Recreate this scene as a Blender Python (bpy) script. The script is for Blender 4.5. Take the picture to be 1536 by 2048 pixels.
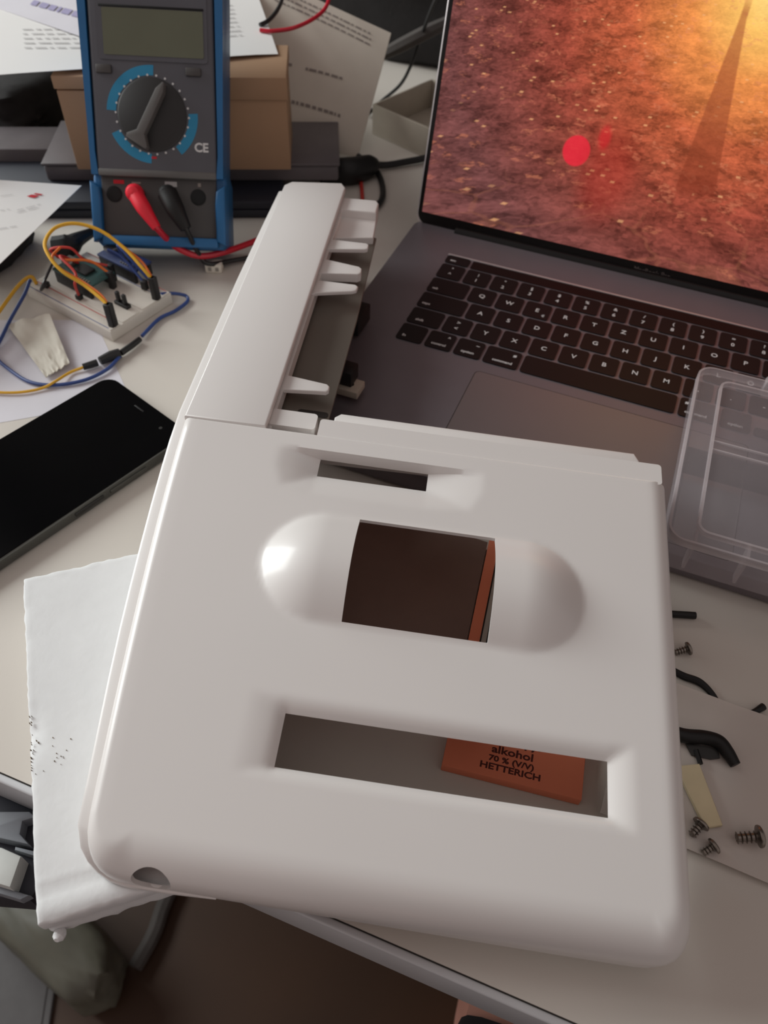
import bpy, bmesh, math, random
import numpy as np
from mathutils import Matrix, Vector
random.seed(7)
S = 0.001   # all numbers below are millimetres
for o in list(bpy.data.objects): bpy.data.objects.remove(o)
SC = bpy.context.scene
COL = SC.collection

# ------------------------------------------------------------------ camera, world, lights, exposure
CAM = np.array([139.768, -444.868, 323.740])
CR = np.array([[0.9256615, 0.3773932, 0.0269279], [0.3042872, -0.7002712, -0.6457782], [-0.2248555, 0.6059659, -0.7630501]])
FPX = 1580.0
cd = bpy.data.cameras.new('camera'); cam = bpy.data.objects.new('camera', cd); COL.objects.link(cam)
cd.sensor_fit = 'VERTICAL'; cd.sensor_height = 36; cd.lens = FPX/2048*36
cd.clip_start = 0.01; cd.clip_end = 20
m3 = Matrix([CR[0].tolist(), (-CR[1]).tolist(), (-CR[2]).tolist()]).transposed()
cam.matrix_world = Matrix.Translation(Vector(CAM*S)) @ m3.to_4x4()
cd.dof.use_dof = True; cd.dof.focus_distance = 0.335; cd.dof.aperture_fstop = 14
SC.camera = cam
wd = bpy.data.worlds.new('room_light'); SC.world = wd; wd.use_nodes = True
wd.node_tree.nodes['Background'].inputs[0].default_value = (1.0, 0.88, 0.85, 1)
wd.node_tree.nodes['Background'].inputs[1].default_value = 0.40
def area_light(name, loc, target, sx, sy, watts, col):
    l = bpy.data.lights.new(name, 'AREA'); l.shape = 'RECTANGLE'; l.size = sx; l.size_y = sy; l.energy = watts; l.color = col
    o = bpy.data.objects.new(name, l); COL.objects.link(o); o.location = loc
    o.rotation_euler = (Vector(target)-Vector(loc)).to_track_quat('-Z', 'Y').to_euler()
    return o
area_light('window_daylight', (-1.8, -0.1, 0.92), (0.0, -0.2, 0.05), 1.1, 1.1, 44, (0.95, 1.0, 0.99))
SC.view_settings.view_transform = 'Standard'; SC.view_settings.look = 'None'; SC.view_settings.gamma = 1
SC.view_settings.use_curve_mapping = False; SC.view_settings.exposure = 0.0

# ------------------------------------------------------------------ helpers
def on(px, py, z):                      # point of the calibrated camera's ray at height z (mm)
    d = CR.T @ np.array([(px-768)/FPX, (py-1024)/FPX, 1.0]); t = (z-CAM[2])/d[2]
    return CAM + t*d
def lin(c): return tuple((x/255/12.92 if x/255 <= 0.04045 else ((x/255+0.055)/1.055)**2.4) for x in c)
MATS = {}
def mat(name, rgb, rough=0.5, metal=0.0, spec=0.5, var=0.06, scale=60, bump=0.0, bscale=400, alpha=1.0, coat=0.0, trans=0.0):
    m = bpy.data.materials.new(name); m.use_nodes = True; nt = m.node_tree; b = nt.nodes['Principled BSDF']
    c = lin(rgb)
    tc = nt.nodes.new('ShaderNodeTexCoord'); n = nt.nodes.new('ShaderNodeTexNoise'); n.inputs['Scale'].default_value = scale; n.inputs['Detail'].default_value = 4
    nt.links.new(tc.outputs['Object'], n.inputs['Vector'])
    r = nt.nodes.new('ShaderNodeValToRGB'); r.color_ramp.elements[0].position = 0.3; r.color_ramp.elements[1].position = 0.7
    r.color_ramp.elements[0].color = (*[x*(1-var) for x in c], 1); r.color_ramp.elements[1].color = (*[min(1, x*(1+var)) for x in c], 1)
    nt.links.new(n.outputs['Fac'], r.inputs['Fac']); nt.links.new(r.outputs['Color'], b.inputs['Base Color'])
    b.inputs['Roughness'].default_value = rough; b.inputs['Metallic'].default_value = metal; b.inputs['Specular IOR Level'].default_value = spec
    b.inputs['Alpha'].default_value = alpha; b.inputs['Coat Weight'].default_value = coat; b.inputs['Transmission Weight'].default_value = trans
    if bump > 0:
        n2 = nt.nodes.new('ShaderNodeTexNoise'); n2.inputs['Scale'].default_value = bscale; n2.inputs['Detail'].default_value = 3
        nt.links.new(tc.outputs['Object'], n2.inputs['Vector'])
        bp = nt.nodes.new('ShaderNodeBump'); bp.inputs['Strength'].default_value = bump; bp.inputs['Distance'].default_value = 0.001
        nt.links.new(n2.outputs['Fac'], bp.inputs['Height']); nt.links.new(bp.outputs['Normal'], b.inputs['Normal'])
    MATS[name] = m; return m
def M(n): return MATS[n]
WM = {}     # world matrices (in metres) of the empties
def tag(o, label=None, cat=None, group=None, kind=None):
    if label: o['label'] = label
    if cat: o['category'] = cat
    if group: o['group'] = group
    if kind: o['kind'] = kind
    return o
def thing(name, label, cat, loc=(0, 0, 0), axes=None, rz=0.0, group=None):
    o = bpy.data.objects.new(name, None); COL.objects.link(o); o.empty_display_size = 0.01
    if axes is not None: r = Matrix([list(a) for a in axes]).transposed().to_4x4()
    else: r = Matrix.Rotation(rz, 4, 'Z')
    mw = Matrix.Translation(Vector([float(x)*S for x in loc])) @ r
    o.matrix_world = mw; WM[o.name] = mw
    tag(o, label, cat, group); return o
class MB:
    def __init__(s): s.v = []; s.f = []
    def add(s, vs, fs):
        k = len(s.v); s.v += [tuple(float(c) for c in p) for p in vs]; s.f += [tuple(i+k for i in f) for f in fs]; return s
    def bm(s, b):
        b.verts.index_update(); s.add([v.co[:] for v in b.verts], [[v.index for v in f.verts] for f in b.faces]); b.free(); return s
    def box(s, x0, x1, y0, y1, z0, z1, bev=0.0, seg=2):
        b = bmesh.new(); bmesh.ops.create_cube(b, size=1)
        for v in b.verts: v.co = ((x0+x1)/2+v.co.x*(x1-x0), (y0+y1)/2+v.co.y*(y1-y0), (z0+z1)/2+v.co.z*(z1-z0))
        if bev > 0: bmesh.ops.bevel(b, geom=b.edges[:], offset=bev, segments=seg, profile=0.5, affect='EDGES', clamp_overlap=True)
        return s.bm(b)
    def prism(s, poly, z0, z1, bev=0.0, seg=2, bottom=False):
        b = bmesh.new(); lo = [b.verts.new((p[0], p[1], z0)) for p in poly]; hi = [b.verts.new((p[0], p[1], z1)) for p in poly]
        n = len(poly); tf = b.faces.new(hi); b.faces.new(lo[::-1])
        for i in range(n): b.faces.new((lo[i], lo[(i+1) % n], hi[(i+1) % n], hi[i]))
        bmesh.ops.recalc_face_normals(b, faces=b.faces[:])
        if bev > 0:
            es = [e for e in b.edges if (e.verts[0].co.z == e.verts[1].co.z) and (bottom or e.verts[0].co.z == z1)]
            bmesh.ops.bevel(b, geom=es, offset=bev, segments=seg, profile=0.5, affect='EDGES', clamp_overlap=True)
        return s.bm(b)
    def tube(s, pts, r, n=8, smooth=True, caps=True):
        P = [Vector([float(c) for c in p]) for p in pts]
        if smooth and len(P) > 2: P, r = catmull(P, r)
        R_ = r if isinstance(r, (list, tuple)) else [r]*len(P)
        vs = []; fs = []; up = None
        for i, p in enumerate(P):
            t = (P[min(i+1, len(P)-1)]-P[max(i-1, 0)]).normalized()
            if up is None: up = t.orthogonal().normalized()
            up = (up-t*up.dot(t)); up = up.normalized() if up.length > 1e-6 else t.orthogonal().normalized()
            sd = t.cross(up)
            for k in range(n):
                a = 2*math.pi*k/n; vs.append(p+(up*math.cos(a)+sd*math.sin(a))*R_[i])
        for i in range(len(P)-1):
            for k in range(n): fs.append((i*n+k, i*n+(k+1) % n, (i+1)*n+(k+1) % n, (i+1)*n+k))
        if caps: fs.append(tuple(range(n))[::-1]); fs.append(tuple((len(P)-1)*n+k for k in range(n)))
        return s.add(vs, fs)
    def lathe(s, prof, n=24, o=(0, 0, 0), ax=(0, 0, 1)):   # prof: (radius, height)
        a = Vector(ax).normalized(); u = a.orthogonal().normalized(); w = a.cross(u); o = Vector([float(c) for c in o]); vs = []; fs = []
        for r, h in prof:
            for k in range(n):
                t = 2*math.pi*k/n; vs.append(o+a*h+(u*math.cos(t)+w*math.sin(t))*max(r, 1e-4))
        for i in range(len(prof)-1):
            for k in range(n): fs.append((i*n+k, i*n+(k+1) % n, (i+1)*n+(k+1) % n, (i+1)*n+k))
        fs.append(tuple(range(n))[::-1]); fs.append(tuple((len(prof)-1)*n+k for k in range(n)))
        return s.add(vs, fs)
    def quad(s, a, b, c, d): return s.add([a, b, c, d], [(0, 1, 2, 3)])
    def mesh(s, name, m, smooth=None):
        me = bpy.data.meshes.new(name); me.from_pydata([(x*S, y*S, z*S) for x, y, z in s.v], [], s.f); me.materials.append(m)
        b = bmesh.new(); b.from_mesh(me); bmesh.ops.recalc_face_normals(b, faces=b.faces[:]); b.to_mesh(me); b.free()
        if smooth is not None:
            for p in me.polygons: p.use_smooth = True
            me.set_sharp_from_angle(angle=math.radians(smooth))
        return me
    def build(s, name, m, parent=None, smooth=35, world=False):
        if world and parent is not None:
            inv = WM[parent.name].inverted(); s.v = [tuple((inv @ (Vector(p)*S))/S) for p in s.v]
        o = bpy.data.objects.new(name, s.mesh(name, m, smooth)); COL.objects.link(o)
        if parent is not None: o.parent = parent; WM[o.name] = WM[parent.name]
        else: WM[o.name] = Matrix.Identity(4)
        return o
def catmull(P, r, k=6):
    Q = [P[0]*2-P[1]]+P+[P[-1]*2-P[-2]]; out = []; ro = []
    rr = r if isinstance(r, (list, tuple)) else [r]*len(P)
    for i in range(1, len(Q)-2):
        for j in range(k):
            t = j/k; a, b, c, d = Q[i-1], Q[i], Q[i+1], Q[i+2]
            out.append(0.5*((2*b)+(c-a)*t+(2*a-5*b+4*c-d)*t*t+(3*b-a-3*c+d)*t*t*t)); ro.append(rr[i-1]*(1-t)+rr[i]*t)
    out.append(P[-1]); ro.append(rr[-1]); return out, ro
def rrect(x0, x1, y0, y1, r, n=5):
    out = []
    for cx, cy, a0 in ((x1-r, y1-r, 0), (x0+r, y1-r, 90), (x0+r, y0+r, 180), (x1-r, y0+r, 270)):
        for k in range(n+1):
            a = math.radians(a0+90*k/n); out.append((cx+r*math.cos(a), cy+r*math.sin(a)))
    return out
TXT = {}
def text_mesh(s, size, m, ext=0.05, bold=0.0, align='CENTER'):
    key = (s, size, m.name, align)
    if key not in TXT:
        cu = bpy.data.curves.new('text', 'FONT'); cu.body = s; cu.size = size*S; cu.extrude = ext*S; cu.offset = bold*S
        cu.align_x = align; cu.align_y = 'CENTER'; cu.resolution_u = 3
        o = bpy.data.objects.new('text', cu); COL.objects.link(o)
        me = bpy.data.meshes.new_from_object(o); bpy.data.objects.remove(o)
        me.materials.clear(); me.materials.append(m); TXT[key] = me
    return TXT[key]
def text(name, s, size, m, parent, loc, rot=None, **k):
    o = bpy.data.objects.new(name, text_mesh(s, size, m, **k)); COL.objects.link(o); o.parent = parent
    mt = Matrix.Translation(Vector(loc)*S)
    if rot is not None: mt = mt @ rot.to_4x4()
    o.matrix_local = mt; return o
def sheet(name, corners, m, parent=None, nx=14, ny=14, hf=None, thick=0.25):
    a, b, c, d = [np.array(p, float) for p in corners]; mb = MB(); vs = []; fs = []
    for lay in (0, 1):
        for j in range(ny+1):
            for i in range(nx+1):
                u = i/nx; w = j/ny; p = (a*(1-u)+b*u)*(1-w)+(d*(1-u)+c*u)*w
                h = hf(u, w) if hf else 0
                vs.append((p[0], p[1], p[2]+h-(thick if lay else 0)))
    N = (nx+1)*(ny+1)
    for j in range(ny):
        for i in range(nx):
            k = j*(nx+1)+i; fs.append((k, k+1, k+nx+2, k+nx+1)); fs.append((N+k, N+k+nx+1, N+k+nx+2, N+k+1))
    rim = [i for i in range(nx+1)]+[j*(nx+1)+nx for j in range(1, ny+1)]+[ny*(nx+1)+i for i in range(nx-1, -1, -1)]+[j*(nx+1) for j in range(ny-1, 0, -1)]
    for i in range(len(rim)):
        p, q = rim[i], rim[(i+1) % len(rim)]; fs.append((p, N+p, N+q, q))
    mb.add(vs, fs); return mb.build(name, m, parent, smooth=50, world=parent is not None)
def on_sheet(corners, u, w, h=0.15):
    a, b, c, d = [np.array(p, float) for p in corners]; p = (a*(1-u)+b*u)*(1-w)+(d*(1-u)+c*u)*w
    return (p[0], p[1], p[2]+h)
def stroke_lines(name, corners, lines, m, parent, hf=None, h=0.25):   # illegible print: little dashes following the sheet
    mb = MB()
    for (u0, u1, w0, w1, th) in lines:
        n = max(2, int((u1-u0)/0.035)); u = u0
        while u < u1-0.004:
            L = random.uniform(0.012, 0.05); e = min(u1, u+L); q = []
            for (uu, ww) in ((u, 0), (e, 0), (e, 1), (u, 1)):
                f = (uu-u0)/(u1-u0); wc = w0+(w1-w0)*f+th*(ww-0.5)
                p = on_sheet(corners, uu, wc, h); q.append((p[0], p[1], p[2]+(hf(uu, wc) if hf else 0)))
            mb.quad(*q); u = e+random.uniform(0.006, 0.014)
    o = mb.build(name, m, parent, smooth=None, world=True); o['kind'] = 'stuff'; return o

# ------------------------------------------------------------------ materials
mat('white_plastic', (223, 219, 216), 0.40, spec=0.45, var=0.012, scale=8, coat=0.35); MATS['white_plastic'].node_tree.nodes['Principled BSDF'].inputs['Coat Roughness'].default_value = 0.16
mat('grey_sheet', (112, 106, 98), 0.42, metal=0.2, var=0.04, scale=30)
mat('desk_white', (204, 197, 188), 0.34, spec=0.4, var=0.03, scale=9, bump=0.02, bscale=900)
mat('desk_edge', (190, 190, 192), 0.35, var=0.03)
mat('gap_dark', (40, 36, 33), 0.8)
mat('floor_wood', (62, 38, 19), 0.6, var=0.25, scale=4)
mat('wall_paint', (70, 62, 58), 0.9)
mat('polystyrene', (224, 225, 225), 0.75, spec=0.25, var=0.015, scale=120, bump=0.10, bscale=420)
mat('stain', (120, 108, 92), 0.9, var=0.3)
mat('aluminium_grey', (128, 121, 126), 0.46, metal=0.6, spec=0.5, var=0.02)
mat('aluminium_edge', (222, 216, 216), 0.4, metal=0.8, var=0.02)
mat('trackpad_glass', (132, 126, 127), 0.40, metal=0.55, var=0.01)
mat('key_black', (17, 16, 17), 0.45, spec=0.3, var=0.05)
mat('bezel_black', (15, 13, 13), 0.3, spec=0.3)
mat('legend', (205, 205, 205), 0.6)
mat('bezel_text', (84, 72, 70), 0.6)
mat('phone_glass', (8, 8, 9), 0.12, spec=0.08)
mat('phone_frame', (88, 88, 84), 0.35, metal=0.6)
mat('phone_dark', (38, 37, 35), 0.4)
mat('meter_blue', (22, 92, 142), 0.42, var=0.05)
mat('meter_body', (78, 78, 84), 0.33, var=0.04)
mat('meter_low', (66, 63, 62), 0.5, var=0.05)
mat('meter_dial', (33, 32, 32), 0.5)
mat('meter_pointer', (92, 90, 88), 0.5)
mat('meter_arc', (30, 128, 168), 0.5)
mat('meter_lcd', (92, 94, 76), 0.28, var=0.03)
mat('print_white', (205, 205, 205), 0.7)
mat('hole_black', (10, 10, 10), 0.8)
mat('red_plastic', (222, 32, 52), 0.4)
mat('red_lead', (196, 26, 48), 0.4)
mat('black_rubber', (24, 23, 23), 0.5, spec=0.35)
mat('cardboard', (172, 138, 108), 0.85, var=0.06, scale=14)
mat('paper', (226, 224, 221), 0.8, var=0.015, scale=20)
mat('paper_lilac', (211, 208, 214), 0.8, var=0.02)
mat('paper_beige', (206, 197, 184), 0.8, var=0.02)
mat('ink', (176, 173, 172), 0.9)
mat('ink_dark', (136, 126, 120), 0.9)
mat('ink_purple', (160, 154, 186), 0.9)
mat('ink_red', (190, 40, 52), 0.9)
mat('navy_case', (34, 36, 46), 0.5)
mat('grey_case', (98, 92, 94), 0.4, var=0.05)
mat('black_fabric', (30, 27, 27), 0.9, var=0.2, scale=40, bump=0.3, bscale=200)
mat('grey_fabric', (76, 71, 68), 0.9, var=0.1, bump=0.2)
mat('grey_card', (170, 160, 146), 0.8, var=0.05)
mat('breadboard', (214, 208, 198), 0.6, var=0.03, scale=60)
mat('pcb_green', (40, 74, 72), 0.5, var=0.2, scale=200)
mat('pcb_blue', (38, 52, 96), 0.5, var=0.2, scale=200)
mat('chip_black', (28, 27, 27), 0.5)
mat('tin', (170, 166, 160), 0.35, metal=0.8)
mat('wire_yellow', (224, 170, 40), 0.45)
mat('wire_orange', (222, 112, 40), 0.45)
mat('wire_red', (190, 56, 48), 0.45)
mat('wire_blue', (44, 68, 128), 0.45)
mat('wire_black', (28, 27, 28), 0.45)
mat('tissue', (214, 208, 194), 0.7, var=0.05, alpha=0.92)
mat('connector_white', (222, 216, 204), 0.5)
mat('carton_orange', (226, 128, 94), 0.75, var=0.03, scale=25)
mat('carton_print', (78, 26, 18), 0.8)
mat('carton_grey', (178, 170, 160), 0.8)
mat('brown_card', (118, 94, 84), 0.6, var=0.05)
mat('screw_steel', (132, 124, 116), 0.32, metal=0.9, var=0.08, scale=300)
mat('wood_pale', (206, 192, 158), 0.7, var=0.05, scale=80)
mat('sleeve', (214, 205, 197), 0.4, var=0.02, alpha=0.78)
mat('clear_plastic', (196, 188, 192), 0.22, spec=0.5, alpha=0.11)
mat('clear_edge', (215, 206, 208), 0.3, spec=0.5, alpha=0.36)
mat('plastic_bag', (98, 96, 84), 0.45, var=0.06, alpha=0.9)
mat('grey_plastic', (120, 124, 130), 0.5)
mat('white_part', (196, 198, 194), 0.5)
mat('dark_unit', (104, 102, 102), 0.6)
mat('skin', (214, 158, 140), 0.55, var=0.04, scale=40)
mat('shirt_dark', (58, 58, 64), 0.9, var=0.05)
mat('hair_brown', (52, 38, 30), 0.7)
mat('shorts_black', (26, 25, 28), 0.9, var=0.1)

# ------------------------------------------------------------------ setting: floor, wall, desk
o = MB().box(-2200, 2600, -1500, 900, -760, -725).build('floor', M('floor_wood')); tag(o, 'dark brown wooden floor below the desk', kind='structure')
o = MB().box(-2200, 2600, 640, 700, -725, 1900).build('wall_back', M('wall_paint')); tag(o, 'dim wall behind the desk', kind='structure')
desk = thing('desk', 'white laminate desk top with a pale edge strip', 'desk', (150, -378.2, 0), rz=0.0185)
MB().box(-930, 930, 0, 980, -25, 0).build('tabletop', M('desk_white'), desk)
MB().box(-930, 930, -0.6, 0, -24.5, -0.7).build('edge_gap', M('gap_dark'), desk)
MB().box(-930, 930, -3.6, -0.45, -26, -0.1, bev=0.9, seg=3).build('edge_strip', M('desk_edge'), desk)
for x in (-890, 890):
    for y in (40, 940): MB().box(x-25, x+25, y-25, y+25, -725, -25, bev=2).build('leg', M('desk_edge'), desk)

# ------------------------------------------------------------------ white device cover
RC = np.array([[0.9666051, -0.2469178, 0.0686016], [0.2539507, 0.9588347, -0.1270631], [-0.0344034, 0.1402413, 0.9895195]])
OC = np.array([96.298, -285.862, 50.005])
ZB = 20.4
cover = thing('device_cover', 'glossy white plastic device housing with three rectangular cutouts and a long side arm', 'device cover', OC, axes=RC.T)
CL = np.array([-7.8, -124.8, 294.1])
def comp(x, y, h): k = (294.1-h)/294.1; return (CL[0]+(x-CL[0])*k, CL[1]+(y-CL[1])*k)
def sst(a, b, x):
    t = np.clip((x-a)/(b-a), 0, 1); return t*t*(3-2*t)
BIG = (*comp(-45.1, -55.8, -3.2), *comp(76.2, -35.7, -3.2)); BIG = (BIG[0], BIG[2], BIG[1], BIG[3])
SLOT = (*comp(-53.5, 74.5, -2.6), *comp(-3.6, 83.9, -2.6)); SLOT = (SLOT[0], SLOT[2], SLOT[1], SLOT[3])
CEN = (-30.4, 28.7, 4.1, 53.1)
def height(x, y):
    # capsule-shaped bulge around the middle opening
    cx = max(0.0, abs(x+0.5)-42.0); cy = (y-28.5)
    q = math.hypot(cx, cy)/25.5
    h = 10.0*(1-q*q)**1.05 if q < 1 else 0.0
    # chamfered sink around the long window
    dx = max(BIG[0]-x, x-BIG[1], 0.0); dy = max(BIG[2]-y, y-BIG[3], 0.0)
    wx = 9.5 if x > 0 else 15.0; wy = 5.0 if y < -45 else 6.5
    k = max(0.0, 1-max(dx/wx, dy/wy)); h -= 3.4*(k*k*(0.75 if x > BIG[1] else 0.9)+k*(0.25 if x > BIG[1] else 0.1))*(1.0 if x > BIG[0] else 1.0-0.35*min(1.0, dx/4))
    # sink around the display slot: ramps at both ends
    dx = max(SLOT[0]-x, 0.0)/17.0 + max(x-SLOT[1], 0.0)/25.0; dy = max(SLOT[2]-y, 0.0)/13.0+max(y-SLOT[3], 0.0)/1.7
    k = max(0.0, 1-max(dx, dy)-0.25*min(dx, dy)); h -= 5.2*(k*0.6+0.4*k*k)
    return h
def flare(x, y):
    if x > -62: return x
    t = min(1.0, max(0.0, (y+92)/188.0)); k = min(1.0, (-62-x)/43.0)
    return x-15.5*(1-(1-t)**1.4)*k*k*(3-2*k)
X0, X1, Y0, Y1 = -105.0, 106.6, -99.4, 96.3
IL, IR, IF, IB = 17.0, 15.0, 19.0, 7.0
def axis(a, b, cuts, st):
    c = sorted(set([a, b]+[q for q in cuts if a < q < b])); out = []
    for p, q in zip(c[:-1], c[1:]):
        n = max(1, int(round((q-p)/st))); out += [p+(q-p)*i/n for i in range(n)]
    return out+[b]
gx = axis(X0+IL, X1-IR, [BIG[0], BIG[1], SLOT[0], SLOT[1], CEN[0], CEN[1]], 1.6)
gy = axis(Y0+IF, Y1-IB, [BIG[2], BIG[3], SLOT[2], SLOT[3], CEN[2], CEN[3]], 1.6)
def inhole(x, y):
    return any(h[0] < x < h[1] and h[2] < y < h[3] for h in (BIG, SLOT, CEN))
vs = []; fs = []; nx = len(gx); ny = len(gy)
for y in gy:
    for x in gx: vs.append((flare(x, y), y, height(x, y)))
for j in range(ny-1):
    for i in range(nx-1):
        if not inhole((gx[i]+gx[i+1])/2, (gy[j]+gy[j+1])/2): fs.append((j*nx+i, j*nx+i+1, (j+1)*nx+i+1, (j+1)*nx+i))
rim = []   # (index, x, y, dirx, diry)
def fan(idx, x, y, a0, n=8):
    for k in range(n+1): a = math.radians(a0+90*k/n); c, q = math.cos(a), math.sin(a); rim.append((idx, x, y, math.copysign(abs(c)**0.72, c) if abs(c) > 1e-6 else 0, math.copysign(abs(q)**0.72, q) if abs(q) > 1e-6 else 0))
xa, xb, ya, yb = gx[0], gx[-1], gy[0], gy[-1]
fan(0, xa, ya, 180)
for i in range(1, nx-1): rim.append((i, gx[i], ya, 0, -1))
fan(nx-1, xb, ya, 270)
for j in range(1, ny-1): rim.append((j*nx+nx-1, xb, gy[j], 1, 0))
rim += [((ny-1)*nx+nx-1, xb, yb, 1, 0)]+[((ny-1)*nx+nx-1, xb, yb, c, 1) for c in (1, 0.9, 0.8, 0.65, 0.5, 0.25, 0)]
for i in range(nx-2, 0, -1): rim.append(((ny-1)*nx+i, gx[i], yb, 0, 1))
rim += [((ny-1)*nx, xa, yb, -c, 1) for c in (0, 0.5, 0.8, 0.9, 1)]+[((ny-1)*nx, xa, yb, -1, 0)]
for j in range(ny-2, 0, -1): rim.append((j*nx, xa, gy[j], -1, 0))
nr = len(rim); K = 3+9
outline = []
loops = [[r[0] for r in rim]]
for k in range(1, K+1):
    lp = []
    for (idx, x, y, dx, dy) in rim:
        ix = IR if dx > 0 else IL; iy = IB if dy > 0 else IF
        rx = 9.0 if dx > 0 else 4.0; ry = 1.4 if dy > 0 else 15.0
        corner_ = y == yb and dy == 1
        rr = (rx*dx*dx+ry*dy*dy)/(dx*dx+dy*dy)
        qx, qy = (rx, ry) if corner_ else (rr, rr)
        a = math.radians(90*max(0, k-3)/9); e = math.sin(a); t3 = min(k, 3)/3
        px = x+dx*(max(0, ix-qx)*t3+min(qx, ix)*e); py = y+dy*(max(0, iy-qy)*t3+min(qy, iy)*e); dz = -rr*(1-math.cos(a))
        if corner_:
            ux = max(0.0, abs(px-x)-(ix-rx)); uy = max(0.0, abs(py-y)-(iy-ry))
            dz = -max(rx-math.sqrt(max(0, rx*rx-ux*ux)), ry-math.sqrt(max(0, ry*ry-uy*uy)))
        hb = height(x, y)*max(0.0, 1-k/5.0)
        lp.append(len(vs)); vs.append((flare(px, py), py, dz+hb))
    loops.append(lp)
def to_floor(p, zb):   # drop along the cover's own z until world height zb
    wz = OC[2]+RC[2] @ np.array(p); return (p[0], p[1], p[2]-(wz-zb)/RC[2, 2])
lp = []
for i in loops[-1]:
    q_ = vs[i]; zb = ZB-12.5*float(sst(-90, 90, q_[0]))*float(sst(60, 0, q_[1]))+24*float(sst(20, 96, q_[1]))*float(sst(-100, -70, q_[0]))+10*float(sst(88, 104, q_[0]))*float(sst(-70, -30, q_[1]))*float(sst(96, 20, q_[1])); lp.append(len(vs)); vs.append(to_floor(q_, zb))
loops.append(lp)
for a, b in zip(loops[:-1], loops[1:]):
    for i in range(nr):
        q = [a[i], a[(i+1) % nr], b[(i+1) % nr], b[i]]; q = [v for n_, v in enumerate(q) if v not in q[:n_]]
        if len(q) > 2: fs.append(tuple(q))
mb = MB().add(vs, fs)
b = bmesh.new()
for v in mb.v: b.verts.new([c*S for c in v])
b.verts.ensure_lookup_table()
for f in mb.f:
    try: b.faces.new([b.verts[i] for i in f])
    except ValueError: pass
bmesh.ops.recalc_face_normals(b, faces=b.faces[:])
me = bpy.data.meshes.new('front_shell'); b.to_mesh(me); b.free()
c_ = me.polygons[len(me.polygons)//2]
if sum(p.normal.z*p.area for p in me.polygons) < 0: me.flip_normals()
me.materials.append(M('white_plastic'))
shell = bpy.data.objects.new('front_shell', me); COL.objects.link(shell); shell.parent = cover; WM['front_shell'] = WM[cover.name]
so = shell.modifiers.new('thickness', 'SOLIDIFY'); so.thickness = 1.5*S; so.offset = -1
# round cable port through the front edge
cut = bpy.data.objects.new('port_cutter', MB().lathe([(7.0, -12), (7.0, 16)], 32, (-80.0, -96.0, -10.5), (0.12, 1, -0.35)).mesh('port_cutter', M('white_plastic')))
COL.objects.link(cut); cut.parent = cover
bo = shell.modifiers.new('port', 'BOOLEAN'); bo.object = cut; bo.operation = 'DIFFERENCE'; bo.solver = 'EXACT'
bpy.context.view_layer.update()
dg = bpy.context.evaluated_depsgraph_get()
me2 = bpy.data.meshes.new_from_object(shell.evaluated_get(dg)); shell.modifiers.clear(); shell.data = me2
bpy.data.objects.remove(cut)
for p in me2.polygons: p.use_smooth = True
me2.set_sharp_from_angle(angle=math.radians(40))
# rear ledge and flange of the front half
def cbox(name, x0, x1, y0, y1, z0, z1, bev, m='white_plastic', poly=None):
    return (MB().prism(poly, z0, z1, bev, 3) if poly else MB().box(x0, x1, y0, y1, z0, z1, bev, 3)).build(name, M(m), cover)
cbox('rear_ledge', 0, 0, 0, 0, -14, -0.7, 0.9, poly=rrect(-57.4, 103.2, 94.6, 106.0, 1.6))
cbox('rear_flange', 0, 0, 0, 0, -14, -5.5, 0.8, poly=[(-51.8, 100), (94.8, 100), (94.8, 110.5), (92.5, 114.6), (-49.0, 114.6), (-51.8, 112)])
# ------------------------------------------------------------------ arm of the cover
AX = np.array([[0.9666051, -0.2540623, 0.0335696], [0.2539507, 0.9671872, 0.0076174], [-0.0344034, 0.0011620, 0.9994074]])
OA = np.array([-24.067, -219.209, 66.909])
def aw(x, y, z): return OA+AX @ np.array([x, y, z])
def aprism(name, poly, z0, z1, bev, m='white_plastic', seg=3):
    mb = MB().prism(poly, z0, z1, bev, seg); mb.v = [tuple(aw(*p)) for p in mb.v]
    return mb.build(name, M(m), cover, world=True)
aprism('arm_lid', [(-20.6, 0.6), (18.2, 0.6), (18.9, 228.0), (15.5, 233.5), (-16.5, 227.5), (-20.4, 222)], -3.0, 0.0, 1.0)
aprism('arm_body', [(-20.2, -1.0), (15.0, -1.0), (15.6, 224), (-18.8, 221)], -50.5, -2.6, 0.5)
aprism('arm_side_rail', [(15.2, 2.0), (19.6, 2.0), (20.2, 222), (16.2, 222)], -12, -4.6, 0.6)
aprism('arm_floor_plate', [(15.0, 4.0), (43.6, 10.0), (45.2, 110), (44.4, 196), (15.6, 205)], -15.5, -14.0, 0.3, 'grey_sheet')
aprism('rib', [(17, 208.0), (41.8, 208.8), (42.0, 221.0), (39.8, 224.4), (17, 222.6)], -16, -4.0, 1.0)
aprism('rib', [(17, 182.0), (43.2, 188.5), (42.2, 209.0), (17, 209.0)], -16, -9.5, 0.6)
aprism('rib', [(17, 160.5), (41.0, 165.5), (42.6, 166.8), (42.6, 171.0), (41.0, 172.4), (17, 171.8)], -6.4, -4.0, 0.6)
aprism('rib', [(17, 134.8), (40.6, 138.6), (42.4, 140.6), (42.2, 144.8), (40.4, 146.6), (17, 150.5)], -9.5, -4.0, 0.6)
aprism('rib', [(17, 113.0), (21.0, 115.6), (40.4, 121.4), (42.4, 123.0), (42.8, 126.6), (41.0, 128.2), (17, 128.0)], -6.0, -4.0, 0.6)
aprism('rib', [(17, 32.0), (40.6, 34.6), (41.8, 36.0), (41.8, 38.8), (40.2, 40.4), (17, 43.6)], -6.4, -4.0, 0.6)
aprism('rib', rrect(16.5, 40.2, 6.2, 17.0, 2.0), -16, -3.4, 0.8)
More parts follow.
